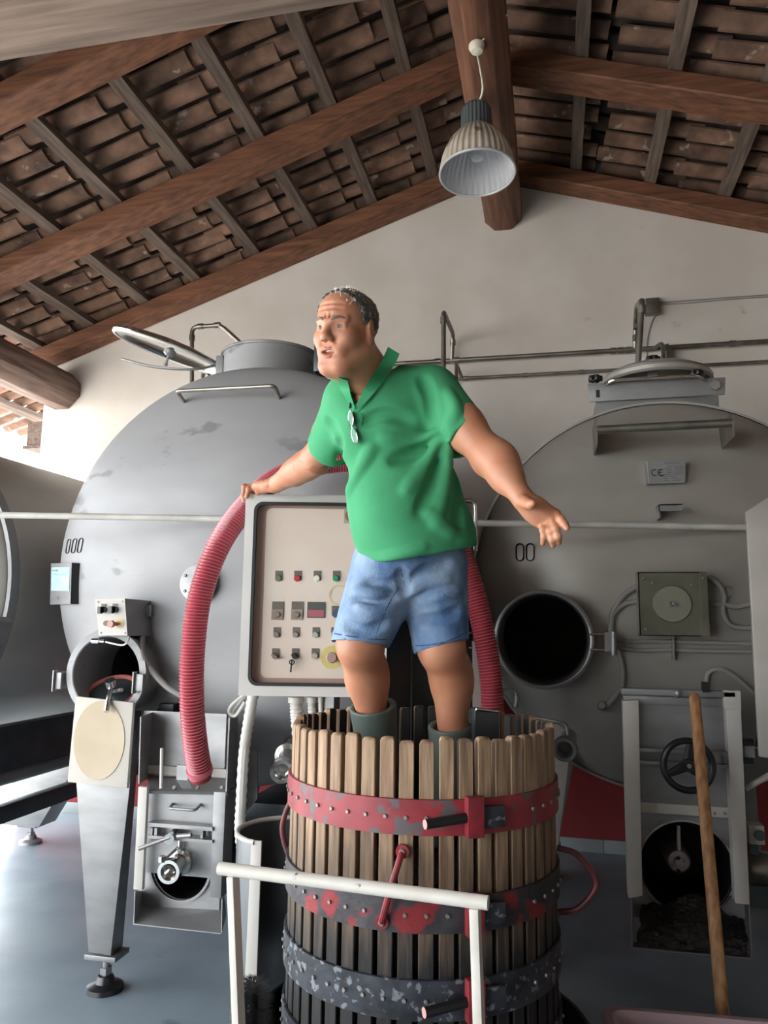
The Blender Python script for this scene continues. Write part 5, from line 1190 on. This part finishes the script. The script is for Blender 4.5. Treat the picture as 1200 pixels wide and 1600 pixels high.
def build_fields(fields, name, m, parent, smooth_it=2, **tags):
    VV, FF, o = [], [], 0; org = o_w(parent) if parent is not None else np.zeros(3)
    for fl in fields:
        V, Fc = fl.mesh() if isinstance(fl, Field) else fl
        VV.append(V-org); FF.append(Fc+o); o += len(V)
    V = np.concatenate(VV); Fc = np.concatenate(FF); me = bpy.data.meshes.new(name)
    for _ in range(smooth_it):
        acc = np.zeros_like(V); c = np.zeros(len(V))
        for k in range(4):
            np.add.at(acc, Fc[:,k], V[Fc[:,(k+1) % 4]]); np.add.at(acc, Fc[:,k], V[Fc[:,(k+3) % 4]]); np.add.at(c, Fc[:,k], 2)
        V = .5*V+.5*acc/c[:,None]
    me.vertices.add(len(V)); me.vertices.foreach_set('co', V.astype(np.float32).ravel())
    me.loops.add(Fc.size); me.loops.foreach_set('vertex_index', Fc.astype(np.int32).ravel())
    me.polygons.add(len(Fc)); me.polygons.foreach_set('loop_start', np.arange(0, Fc.size, 4, dtype=np.int32)); 
    me.update(calc_edges=True); me.validate()
    for p in me.polygons: p.use_smooth = True
    return link(name, me, m, parent, **tags)

def skin_mat(name, c1, c2, c3):
    m = mat(name, c1, .5, col2=c2, scale=9, bump=.06, bscale=90, spots=c3, spot_scale=14, spot_lim=.66); b = m.node_tree.nodes['Principled BSDF']
    b.inputs['Subsurface Weight'].default_value = .12; b.inputs['Subsurface Radius'].default_value = (.012,.005,.003); return m
M_skin = skin_mat('skin', '#bb8467', '#ad7257', '#a4664e')
M_hair = mat('grey_hair', '#6f6a66', .75, col2='#3c3632', scale=22, bump=.6, bscale=220, spots='#9a9691', spot_scale=60, spot_lim=.56)
M_shirt = mat('green_pique', '#41996a', .88, col2='#388c5f', scale=6, bump=.12, bscale=420)
M_collar = mat('green_collar', '#3f9a6a', .88, col2='#338a5b', scale=8, bump=.1, bscale=300)
M_denim = mat('denim', '#8a9fb9', .9, col2='#3d618e', scale=8, stretch=(1,1,.7), bump=.35, bscale=220, contrast=(.36,.64), detail=9)
M_denimhem = mat('denim_hem', '#3d608c', .9, col2='#2a4a78', scale=16, bump=.2, bscale=200)
M_boot = mat('green_rubber', '#5b6660', .55, col2='#4a544f', scale=6)
M_eyew = mat('eye_white', '#9c8e83', .35); M_iris = mat('iris', '#2e241c', .3)
M_brow = mat('eyebrow_hair', '#76675b', .8)
M_lip = mat('lip', '#a55f50', .5)
M_teeth = mat('teeth', '#ddd3c0', .35)

man = empty('person', BC+V3(.0,0,.885), label='man in green polo shirt and denim shorts standing in the press, arm held out', category='person')
# ---- head
HS = .915
Hc = atD(541, 520, 2.08)
toc = nrm(V3(-Hc[0], -Hc[1], 0)); lft = nrm(V3(-RT[0], -RT[1], 0)); A_H = math.radians(33)
hf = nrm(math.cos(A_H)*toc+math.sin(A_H)*lft+V3(0,0,-.24)); hup = nrm(V3(0,0,1)+.10*RT+.06*toc); hup = nrm(hup-hf*np.dot(hup, hf)); hlf = np.cross(hup, hf)
HL = lambda x, y, z: Hc+HS*(hlf*x+hf*y+hup*z)
HA = [hlf, hf, hup]
def hell(F, c, r, k=.015, op='add', ax=None): return F.ell(HL(*c), np.array(r)*HS, HA if ax is None else ax, k, op)
def hcap(F, a, b, r0, r1=None, k=.012, op='add'): return F.cap(HL(*a), HL(*b), r0*HS, None if r1 is None else r1*HS, k, op)
neck_b = atD(585, 592, 2.19)
FH = Field(Hc-V3(.16,.18,.34), Hc+V3(.20,.24,.17), .0025)
def skull(F, e=0.0):
    hell(F, (0,-.014,.040), (.0775+e,.098+e,.085+e), .01)
    hell(F, (0,.022,.045), (.066+e,.072+e,.070+e), .02)
skull(FH)
hell(FH, (0,.030,-.045), (.060,.066,.078), .03); hell(FH, (0,.010,-.055), (.061,.058,.056), .03)
hcap(FH, (-.016,.074,-.103), (.016,.074,-.103), .022, k=.02)
for sx in (-1, 1):
    hell(FH, (sx*.042,.060,-.022), (.027,.030,.026), .025)
    hcap(FH, (sx*.058,.0,-.06), (sx*.030,.058,-.100), .022, k=.03)
    hell(FH, (sx*.032,.096,.012), (.017,.013,.0115), .010, 'sub')
    hcap(FH, (sx*.012,.092,.026), (sx*.046,.074,.030), .0085, .008, k=.012)           # brow
    hcap(FH, (sx*.017,.0870,.0155), (sx*.045,.0770,.0140), .0064, k=.004)                # upper lid
    hcap(FH, (sx*.018,.0862,.0034), (sx*.044,.0770,.0042), .0060, k=.005)                # lower lid
    hcap(FH, (sx*.016,.086,-.004), (sx*.044,.073,-.012), .006, k=.010)               # bag below the eye
    hell(FH, (sx*.0130,.102,-.026), (.0080,.011,.0078), .007)                         # nostril wing
    hcap(FH, (sx*.022,.096,-.030), (sx*.040,.078,-.072), .004, k=.008, op='sub')     # smile fold
    ec = (sx*.079,-.010,.002); ea = [nrm(hlf*sx+hf*-.35), nrm(hf+hlf*sx*.35-hup*.15), hup]
    hell(FH, ec, (.011,.021,.034), .006, ax=ea); hell(FH, (sx*.089,-.006,.006), (.007,.012,.020), .006, 'sub', ax=ea)
    hell(FH, (sx*.080,-.004,-.028), (.008,.010,.010), .006)
hcap(FH, (0,.088,.026), (0,.110,-.012), .0085, .0100, k=.014); hell(FH, (0,.113,-.020), (.0125,.0125,.0110), .010)
for sx in (-1, 1): hell(FH, (sx*.007,.112,-.032), (.004,.006,.003), .003, 'sub')
hcap(FH, (-.026,.078,-.060), (.026,.078,-.060), .017, k=.02)                          # muzzle
hcap(FH, (-.020,.092,-.052), (.020,.092,-.052), .0055, k=.006); hcap(FH, (-.017,.090,-.074), (.017,.090,-.074), .0070, k=.006)
hell(FH, (0,.094,-.063), (.022,.016,.0055), .004, 'sub')
for z in (.060, .074): 
    for sx in (-1, 1): hcap(FH, (0,.0945-(z-.06)*.4,z+.002), (sx*.040,.083-(z-.06)*.45,z), .0016, k=.008, op='sub')   # forehead lines
for x in (-.006, .007): hcap(FH, (x,.096,.030), (x*1.2,.094,.046), .002, k=.005, op='sub')
hell(FH, (0,.022,-.096), (.040,.040,.022), .025)                                       # under the chin
FH.cap(HL(0,-.030,-.05), neck_b+V3(.0,.0,-.02), .063, .070, .03); FH.cap(HL(0,.015,-.09), neck_b+V3(-.002,-.028,-.03), .046, .050, .03)
FH.cap(neck_b+V3(-.005,-.015,-.02), neck_b+V3(-.012,-.005,-.10), .055, .045, .03)
hair = Field(Hc-V3(.16,.16,.14), Hc+V3(.16,.16,.16), .0028)
skull(hair, .0075)
def hairmask(F):
    X, Y, Z = F.block(F.lo, F.lo+F.h*(F.n-1))[1]
    d = [X-Hc[0], Y-Hc[1], Z-Hc[2]]; x, y, z = [sum(A[i]*d[i] for i in range(3))/HS for A in HA]
    ns = .0022*np.sin(x*210+y*140)*np.sin(y*190+z*170)+.0012*np.sin(z*300+x*260)
    m1 = y-(.010+.46*np.maximum(z-.0, 0)-.10*np.maximum(.02-np.abs(z), 0))+ns*2
    m2 = (-.012+.75*np.minimum(y+.015, 0))-z+ns
    ear = .030-np.sqrt((np.maximum(0, .066-np.abs(x)))**2+(y+.010)**2+(z-.0)**2)
    thin = .0038*np.clip((z-.085)/.03, 0, 1)
    F.f = np.maximum(np.maximum(np.maximum(F.f[:m1.shape[0],:m1.shape[1],:m1.shape[2]]+ns*.75+thin, m1), m2), ear).astype(np.float32)*HS
hairmask(hair)
# ---- arms
S_l, E_l, W_l = atD(676, 618, 2.20), atD(766, 712, 2.05), atD(812, 772, 1.945)
S_r, E_r, W_r = atD(548, 628, 2.20), atD(494, 718, 2.42), atD(430, 757, 2.60)
lo = np.minimum(np.minimum(S_l, E_l), W_l)-V3(.10,.16,.20); hi = np.maximum(np.maximum(S_l, E_l), W_l)+.14
FA = Field(lo, hi+V3(.06,.0,.0), .0026)
FA.cap(S_l, E_l, .058, .047, .03); FA.ell(S_l*.42+E_l*.58+V3(0,0,.006), (.05,.05,.062), None, .04)
FA.cap(E_l, E_l*.45+W_l*.55, .046, .040, .03); FA.cap(E_l*.45+W_l*.55, W_l, .040, .0285, .03); FA.ell(E_l*.72+W_l*.28+V3(.008,0,.012), (.046,.046,.05), None, .03)
FA.cap(E_l+V3(-.01,.02,-.02), E_l+V3(-.01,.02,-.02), .03, k=.03)
Dh = 1.925
q = lambda px, py, d=0.0: atD(px, py, Dh+d)
# open palm of the outstretched hand
wri = q(812, 773, .02); KN = [q(869,803,.0), q(861,810,-.006), q(854,816,-.004), q(845,818,.006)]
for kn, r in zip(KN, (.0125,.0128,.0125,.0115)): FA.cap(wri, kn, .018, r, .014)
FA.ell(q(836,797,.006), (.030,.018,.030), [nrm(KN[1]-wri), ray(836,797), nrm(np.cross(KN[1]-wri, ray(836,797)))], .02)
FA.cap(q(812,786,.004), q(838,812,.006), .015, .014, .014)                                # heel of the hand
def finger(F, P, r0, r1, k=.005):
    for i in range(len(P)-1):
        a, b = r0+(r1-r0)*i/(len(P)-1), r0+(r1-r0)*(i+1)/(len(P)-1); F.cap(P[i], P[i+1], a, b, k)
    for i in range(1, len(P)-1): F.cap(P[i], P[i], (r0+(r1-r0)*i/(len(P)-1))*1.06, k=.004)
finger(FA, [KN[0], q(877,812,-.028), q(882,819,-.042), q(886,825,-.048)], .0112, .0080)
finger(FA, [KN[1], q(868,826,-.032), q(872,838,-.036), q(873,847,-.026)], .0112, .0082)
finger(FA, [KN[2], q(860,830,-.026), q(863,843,-.028), q(864,852,-.016)], .0108, .0078)
finger(FA, [KN[3], q(849,828,-.018), q(850,839,-.018), q(848,849,-.006)], .0098, .0070)
finger(FA, [q(816,782,-.004), q(824,786,-.024), q(829,788,-.048), q(833,786,-.066)], .0165, .0088, .008)
# ---- the arm that rests on the cabinet
TL = K(0, 1, 0.0)                                     # top left front corner of the cabinet
lo = np.minimum(np.minimum(S_r, E_r), np.minimum(W_r, TL))-.12; hi = np.maximum(np.maximum(S_r, E_r), np.maximum(W_r, TL))+.10
FB = Field(lo, hi, .0026)
FB.cap(S_r, E_r, .058, .046, .03); FB.cap(E_r, E_r*.5+W_r*.5, .045, .040, .03); FB.cap(E_r*.5+W_r*.5, W_r, .040, .029, .03)
FB.ell(S_r*.45+E_r*.55, (.05,.05,.06), None, .04); FB.ell(E_r*.75+W_r*.25, (.047,.047,.044), None, .03)
T0 = TL+V3(0,0,.0)
kr = [T0+ub*.030+nb_*.002+V3(0,0,.024), T0+ub*.022-nb_*.022+V3(0,0,.030), T0+ub*.018-nb_*.046+V3(0,0,.030), T0+ub*.020-nb_*.068+V3(0,0,.024)]
for kn, r in zip(kr, (.0130,.0130,.0125,.0118)): FB.cap(W_r, kn, .020, r, .014)
FB.ell(W_r*.45+(kr[1]+kr[2])*.275, (.034,.034,.017), [ub, nb_, V3(0,0,1)], .02)
for i, kn in enumerate(kr):
    d0 = (-.004, -.018, -.022, -.020)[i]; off_ = kn-ub*np.dot(kn-T0, ub)
    if i == 0:      # index over the front edge
        finger(FB, [kn, T0+ub*.012+nb_*.012+V3(0,0,.016), T0+ub*.006+nb_*.015+V3(0,0,-.012)], .0115, .0085)
    else:
        finger(FB, [kn, off_-ub*.010+V3(0,0,.0), off_-ub*.0125+V3(0,0,-.034), off_-ub*.0115+V3(0,0,-.056+.006*i)], .0112, .0082)
finger(FB, [W_r+ub*-.02+nb_*.01, T0+ub*.062+nb_*.018+V3(0,0,.014), T0+ub*.045+nb_*.0185+V3(0,0,.002)], .0150, .0095, .008)
# ---- legs
R_k, R_c, R_a = atD(563, 1008, 2.15), atD(572, 1062, 2.20), atD(584, 1130, 2.235)
L_k, L_c, L_a = atD(690, 1012, 2.18), atD(704, 1066, 2.215), atD(708, 1150, 2.23)
R_h, L_h = atD(598, 870, 2.23), atD(680, 865, 2.25)
lo = np.minimum(np.minimum(R_a, L_a), np.minimum(R_k, L_k))-.13; hi = np.maximum(np.maximum(R_h, L_h), np.maximum(R_k, L_k))+.13
lo[2] = 1.0
FLg = Field(lo, hi, .0045)
FLg.cap(R_h, R_k, .070, .060, .02); FLg.cap(R_k, R_c, .063, .056, .03); FLg.cap(R_c, R_a, .053, .042, .03); FLg.ell(R_c+V3(.012,.03,.01), (.046,.05,.09), None, .03); FLg.ell(R_k+V3(-.008,-.022,.0), (.044,.044,.055), None, .025)
FLg.cap(L_h, L_k, .070, .061, .02); FLg.cap(L_k, L_c, .063, .055, .03); FLg.cap(L_c, L_a, .053, .043, .03); FLg.ell(L_c+V3(.016,.03,.012), (.046,.052,.09), None, .03); FLg.ell(L_k+V3(-.012,-.022,.0), (.044,.044,.055), None, .025)
# ---- torso core under the shirt
c_ch, c_be, c_lo = atD(612, 668, 2.22), atD(632, 780, 2.20), atD(646, 858, 2.23)
lat = nrm(V3(RT[0], RT[1], 0)*math.cos(math.radians(24))+V3(-FW[0], -FW[1], 0)*math.sin(math.radians(-24))); tf = V3(lat[1], -lat[0], 0); TA = [lat, tf, V3(0,0,1)]
FT = Field(np.minimum(c_ch, c_lo)-V3(.28,.24,.22), np.maximum(c_ch, c_lo)+V3(.28,.24,.24), .009)
FT.ell(c_ch, (.15,.10,.15), TA, .04); FT.ell(c_be, (.145,.12,.16), TA, .04); FT.ell(c_lo, (.145,.115,.12), TA, .04); FT.cap(S_r, S_l, .05, .055, .04); FT.cap(neck_b+V3(0,0,-.06), c_ch, .06, .09, .04)
FT.cap(c_lo, R_h, .08, .08, .04); FT.cap(c_lo, L_h, .08, .08, .04)
build_fields([hair], 'hair', M_hair, man, label='short grey hair')
wsp = MB()
for i in range(420):
    x_ = random.uniform(-.058,.058); y_ = random.uniform(-.03,.066); z_ = .127-x_*x_*10-(max(y_,0))**2*6.0
    p_ = HL(x_, y_, z_-.004); d1 = hlf*random.uniform(-.4,.4)+hf*random.uniform(-.5,.35)+hup*random.uniform(.5,1.0); L_h2 = random.uniform(.010,.022); t_ = hlf*.0007
    q1 = p_+d1*L_h2*.6; q2 = q1+(d1-hup*.5)*L_h2*.5; wsp.add([p_-t_, p_+t_, q1+t_, q1-t_, q2], [(0,1,2,3),(3,2,4)])
wsp.build('hair_wisps', mat('pale_grey_hair', '#cfcbc6', .7), man, kind='stuff')
# eyes, brows, lips
for sx in (-1, 1):
    c = HL(sx*.0315,.0775,.0095); MB().lathe([(1e-4,.0125*HS)]+[(.0125*HS*math.sin(t), .0125*HS*math.cos(t)) for t in np.linspace(.15, math.pi-.1, 10)], c, hf, 20).build('eye', M_eyew, man)
    gz = nrm(hf*.97+lft*.16); MB().lathe([(1e-4,0),(.0030*HS,-.0003),(.0060*HS,-.0016),(.0061*HS,-.003)], c+gz*.0131*HS, gz, 16).build('iris', M_iris, man)
    pb = [HL(sx*.012,.0995,.028), HL(sx*.024,.0980,.034), HL(sx*.038,.0895,.035), HL(sx*.050,.077,.029)]
    MB().tube(spline(pb, 6), [.0020]+[.0034]*17+[.0016], 8).build('eyebrow', M_brow, man)
MB().tube(spline([HL(-.023,.088,-.058), HL(-.010,.0975,-.0515), HL(0,.0985,-.053), HL(.010,.0975,-.0515), HL(.023,.088,-.058)], 6), [.0018]+[.0042]*23+[.0018], 8).build('lip', M_lip, man)
MB().tube(spline([HL(-.021,.087,-.066), HL(-.010,.0955,-.0735), HL(0,.097,-.0745), HL(.010,.0955,-.0735), HL(.021,.087,-.066)], 6), [.0018]+[.0050]*23+[.0018], 8).build('lip', M_lip, man)
MB().tube(spline([HL(-.014,.085,-.0575), HL(0,.0905,-.0575), HL(.014,.085,-.0575)], 5), .0035, 6).build('teeth', M_teeth, man)

# ---- shirt
sh_lo = V3(*np.minimum.reduce([S_r, S_l, c_lo, atD(505,700,2.3)]))-V3(.12,.26,.10); sh_hi = V3(*np.maximum.reduce([S_r, S_l, c_ch, atD(745,655,2.1)]))+V3(.14,.26,.20)
FS = Field(sh_lo, sh_hi, .0042)
FS.ell(c_ch, (.176,.128,.17), TA, .04); FS.ell(c_be+V3(0,0,.0), (.166,.146,.17), TA, .05); FS.ell(atD(645,838,2.21), (.172,.146,.13), TA, .05)
FS.cap(atD(650,845,2.22)+lat*.02, atD(658,900,2.23)+lat*.02, .150, .150, .05)
FS.cap(S_r+V3(.01,0,.0), S_l+V3(-.01,0,.0), .066, .074, .04); FS.cap(neck_b+V3(0,0,-.035), c_ch+V3(0,0,.06), .07, .10, .05)
FS.cap(neck_b+V3(.02,.03,-.02), S_l+V3(-.02,.01,.012), .055, .066, .04); FS.cap(neck_b+V3(-.01,.02,-.03), S_r+V3(.0,.0,.008), .05, .062, .04)
se_l, se_r = atD(731, 686, 2.11), atD(513, 702, 2.335)
FS.cap(S_l, se_l+(se_l-S_l)*.3, .080, .070, .03); FS.cap(S_r, se_r+(se_r-S_r)*.3, .076, .066, .03)
for (se, S_, E_, rr_) in ((se_l, S_l, E_l, .0555), (se_r, S_r, E_r, .0535)):
    d_ = nrm(E_-S_); FS.cut(se, d_, .005, lim=(se+d_*.10, .125)); FS.cap(se-d_*.03, se+d_*.05, rr_, k=.006, op='sub')
FS.ell(c_ch, (.170,.124,.165), TA, .012); FS.ell(c_be, (.163,.144,.168), TA, .02)
# folds: (path in the picture, radius, raised or sunk)
FOLD = [([(688,678),(650,690),(600,685)], .010, 1), ([(690,684),(655,708),(615,720)], .010, -1), ([(690,690),(662,730),(635,765)], .011, 1), ([(695,700),(678,745),(655,800)], .010, -1),
        ([(700,705),(695,760),(680,820)], .011, 1), ([(712,740),(716,790),(712,840)], .010, -1), ([(640,655),(600,648),(570,660)], .008, -1), ([(528,740),(570,752),(620,745)], .010, -1),
        ([(540,800),(590,822),(640,818)], .010, 1), ([(548,838),(600,852),(660,838)], .010, -1), ([(565,868),(610,870),(660,856)], .009, 1), ([(515,660),(530,690),(533,720)], .009, -1),
        ([(668,800),(700,830),(735,842)], .010, 1), ([(660,590),(672,620),(676,655)], .006, -1), ([(700,612),(712,640),(700,668)], .008, 1), ([(580,700),(560,740),(545,770)], .009, 1)]
for P, r, sg in FOLD:
    S_ = [FS.surf(*p) for p in P]
    if any(x is None for x in S_): continue
    ps = spline(S_, 5); n_ = [FS.nor(p) for p in ps]
    for i in range(len(ps)-1):
        w0 = math.sin(math.pi*(i+.2)/(len(ps)))
        if sg > 0: FS.cap(ps[i]-n_[i]*(r*.62-.002*w0), ps[i+1]-n_[i+1]*(r*.62-.002*w0), r, k=.022)
        else: FS.cap(ps[i]+n_[i]*(r*.70), ps[i+1]+n_[i+1]*(r*.70), r, k=.024, op='sub')
# sleeve openings and hem
h_a, h_b = atD(556, 886, 2.08), atD(722, 858, 2.10); hs = nrm(h_b-h_a); hn_ = nrm(np.cross(hs, V3(-FW[0],-FW[1],0)+V3(0,0,-.10))); hn_ = hn_ if hn_[2] < 0 else -hn_
FS.cut(h_a, hn_, .006); FS.cap(atD(640,905,2.23), atD(640,860,2.22), .128, .12, .01, 'sub')
# neck opening
nf = FS.surf(553, 640); 
FS.cap(neck_b+V3(-.01,-.01,.06), neck_b+V3(-.015,-.03,-.03), .082, .062, .012, 'sub')
FS.cap(atD(562,592,2.06), nf+V3(0,-.01,.004), .034, .006, .008, 'sub')
FS.cap(atD(562,592,2.10), nf+V3(0,.01,.014), .030, .004, .008, 'sub')
build_fields([FS], 'shirt', M_shirt, man, smooth_it=2, label='green polo shirt')
# skin in the neck opening
FN = Field(nf-V3(.10,.12,.05), nf+V3(.12,.14,.16), .004)
FN.cap(neck_b+V3(-.015,-.030,-.02), nf+V3(.006,.034,-.03), .050, .018, .02)
build_fields([FH, FA, FB, FLg, FT, FN], 'body', M_skin, man)
# collar leaves
def ribbon(L, th, name, m, par):
    """L: list of (outer point, inner point) pairs -> thin folded cloth"""
    mb = MB(); n = len(L); o = [np.asarray(a, float) for a, b in L]; i_ = [np.asarray(b, float) for a, b in L]
    V = o+i_; nn = nrm(np.cross(o[1]-o[0], i_[0]-o[0])); V2 = [p+nn*th for p in V]
    Fc = [(k, k+1, n+k+1, n+k) for k in range(n-1)]; Fc2 = [tuple(j+2*n for j in f[::-1]) for f in Fc]
    Ed = [(k, k+1, 2*n+k+1, 2*n+k) for k in range(n-1)]+[(n+k, n+k+1, 3*n+k+1, 3*n+k) for k in range(n-1)]+[(0,n,3*n,2*n), (n-1,2*n-1,4*n-1,3*n-1)]
    return mb.add(V+V2, Fc+Fc2+Ed).build(name, m, par)
def skin_or_shirt(px, py, o):
    c = [x for x in (FS.surf(px, py), FH.surf(px, py), FN.surf(px, py)) if x is not None]
    p = min(c, key=lambda x: float((x-CAM)@FW)) if c else atD(px, py, 2.12); return p-ray(px, py)*o
for top, low in (([(606,542),(598,560),(588,577),(577,594),(566,613),(557,634)], [(624,553),(618,567),(609,581),(598,597),(579,620),(561,640)]),
                 ([(543,595),(546,607),(548,618),(554,636)], [(529,590),(530,604),(538,619),(552,642)])):
    ribbon(list(zip(spline([skin_or_shirt(*p, .016) for p in top], 5), spline([skin_or_shirt(*p, .009) for p in low], 5))), .004, 'collar_leaf', M_collar, man)
def surf_path(F, P, o=.001): return [x+F.nor(x)*o for x in (F.surf(*p) for p in P) if x is not None]
def on_cloth(F, P, r, name, m, flat=.4, o=.0):
    P = [tuple(c) for c in spline([V3(*p, 0)[:2] for p in P], 5)]; S_ = surf_path(F, P, o)
    if len(S_) > 1: MB().tube(S_, r, 6, flat=flat, flatdir=F.nor(S_[0])).build(name, m, man)
on_cloth(FS, [(560,640),(561,652),(560,664)], .010, 'placket', M_collar, .25)
p = FS.surf(561, 642)
if p is not None: b_ = MB(); bolt_at(b_, p, FS.nor(p), .005, .003); b_.build('shirt_button', mat('dark_green', '#1f6a43', .4), man)
on_cloth(FS, [(586,650),(592,650)], .0022, 'chest_logo', mat('logo_grey', '#a9c3b4', .6), .4)

# ---- shorts
so_lo = np.minimum.reduce([R_k, L_k, R_h])-V3(.16,.2,.06); so_hi = np.maximum.reduce([R_h, L_h, L_k])+V3(.18,.2,.10)
FP = Field(so_lo, so_hi, .0042)
hw_ = atD(642, 870, 2.23)
FP.ell(hw_, (.160,.132,.13), TA, .04)
R_e, L_e = atD(562, 1005, 2.155), atD(689, 1010, 2.185)
FP.cap(atD(602,895,2.21), R_e+(R_e-atD(602,895,2.21))*.2, .100, .0775, .03); FP.cap(atD(676,890,2.23), L_e+(L_e-atD(676,890,2.23))*.2, .102, .0765, .03)
FP.cap(atD(610,885,2.19), atD(580,960,2.15), .09, .07, .04)
FOLDP = [([(628,905),(605,915),(575,912)], .008, -1), ([(625,925),(590,938),(555,935)], .008, -1), ([(600,925),(580,928),(556,922)], .007, 1), ([(640,910),(665,890),(700,880)], .008, -1), ([(640,925),(660,915),(700,905)], .007, 1),
         ([(615,950),(585,955),(560,948)], .007, 1), ([(660,940),(690,930),(715,925)], .007, 1), ([(656,970),(690,965),(715,955)], .007, -1), ([(540,975),(570,985),(600,975)], .006, -1), ([(626,893),(630,910),(633,925)], .006, -1)]
for P, r, sg in FOLDP:
    S_ = [FP.surf(*p) for p in P]
    if any(x is None for x in S_): continue
    ps = spline(S_, 5); n_ = [FP.nor(p) for p in ps]
    for i in range(len(ps)-1):
        if sg > 0: FP.cap(ps[i]-n_[i]*r*.55, ps[i+1]-n_[i+1]*r*.55, r, k=.018)
        else: FP.cap(ps[i]+n_[i]*r*.7, ps[i+1]+n_[i+1]*r*.7, r, k=.02, op='sub')
for (e, top, cx_, nn2) in ((R_e, R_h, R_k, ((520,997),(604,1007))), (L_e, L_h, L_k, ((648,1018),(728,996)))):
    a, b = atD(*nn2[0], 2.10), atD(*nn2[1], 2.12); hd = nrm(b-a); pn_ = nrm(np.cross(hd, V3(-FW[0],-FW[1],.12))); pn_ = pn_ if pn_[2] < 0 else -pn_
    FP.cut((a+b)/2, pn_, .004, lim=(e+pn_*.10, .125)); FP.cap(e+nrm(top-e)*.03, e-nrm(top-e)*.05, .0685, k=.005, op='sub')
build_fields([FP], 'shorts', M_denim, man, smooth_it=2, label='faded blue denim shorts')
on_cloth(FP, [(622,918),(610,940),(597,965),(586,998)], .0016, 'inseam', M_denimhem, .5, .0015)
on_cloth(FP, [(523,990),(545,994),(575,998),(603,999)], .0018, 'hem_stitch', M_denimhem, .5, .0014); on_cloth(FP, [(650,1009),(675,1007),(700,1001),(726,989)], .0018, 'hem_stitch', M_denimhem, .5, .0014)
on_cloth(FP, [(626,888),(629,900),(632,915)], .0016, 'fly_seam', M_denimhem, .5, .0012)
# ---- boots
def boot(top, ank, rt_, toe_dir):
    foot_z = .89; a = np.asarray(ank, float); t = np.asarray(top, float); f0 = V3(a[0], a[1]+.0, foot_z+.045); td = nrm(toe_dir)
    lo = np.minimum(t, f0)-V3(.16,.20,.0); lo[2] = foot_z-.03; hi = np.maximum(t, f0)+V3(.16,.2,.06)
    B = Field(lo, hi, .0042); B.cap(t+V3(0,0,.03), a, rt_, .056, .02); B.cap(a, f0, .056, .052, .03); B.cap(f0, f0+td*.13+V3(0,0,-.012), .046, .036, .03); B.cap(f0, f0-td*.03, .045, k=.03)
    B.cut(t, nrm(t-a)+V3(0,0,.0), .003); B.cap(t-nrm(t-a)*.06, t+nrm(t-a)*.05, rt_-.022, rt_-.018, .006, 'sub'); B.cut(V3(0,0,foot_z-.004), (0,0,-1), .004)
    return build_fields([B], 'boot', M_boot, man, label='green rubber boot')
boot(atD(581, 1103, 2.215), atD(592, 1200, 2.24), .071, V3(-.5,-.8,0)); boot(atD(702, 1133, 2.225), atD(706, 1210, 2.235), .066, V3(-.2,-.9,0))

# ================================================================== spectacles hooked in the shirt opening
gl = empty('eyeglasses', atD(554, 692, 2.04), label='folded eyeglasses hooked into the neck of the green polo shirt', category='eyeglasses')
def gsurf(px, py, o=.012):
    p = FS.surf(px, py); p = p if p is not None else atD(px, py, 2.06); return p+V3(FW[0],FW[1],0)*-o
def lens(cpx, cpy, w, h, tilt):
    c = gsurf(cpx, cpy, .014); up_ = nrm(V3(0,0,1)+RT*tilt); sd = nrm(RT*.55-V3(FW[0],FW[1],0)*.8); P = [c+up_*h*math.cos(a)+sd*w*math.sin(a) for a in np.linspace(0, 2*math.pi, 28, endpoint=False)]
    MB().tube(P, .0013, 6, closed=True).build('lens_rim', M_chrome, gl); MB().add(P, [tuple(range(28))]).build('lens', mat('lens_tint', '#3a7458', .35, spec=.2), gl)
lens(548.5, 656, .012, .022, -.08); lens(554, 683, .012, .022, -.25)
MB().tube([gsurf(550,668,.016), gsurf(551,671,.016)], .0016, 6).build('bridge', M_chrome, gl)
MB().tube(spline([gsurf(557,693,.010), gsurf(558,680,.008), gsurf(556,662,.008), gsurf(552,645,.006)], 6), .0018, 6).build('temple', M_steeldark, gl)
MB().tube(spline([gsurf(547,640,.014), gsurf(548,632,.010), gsurf(549,624,.004)], 6), .003, 6).build('temple', M_black, gl)
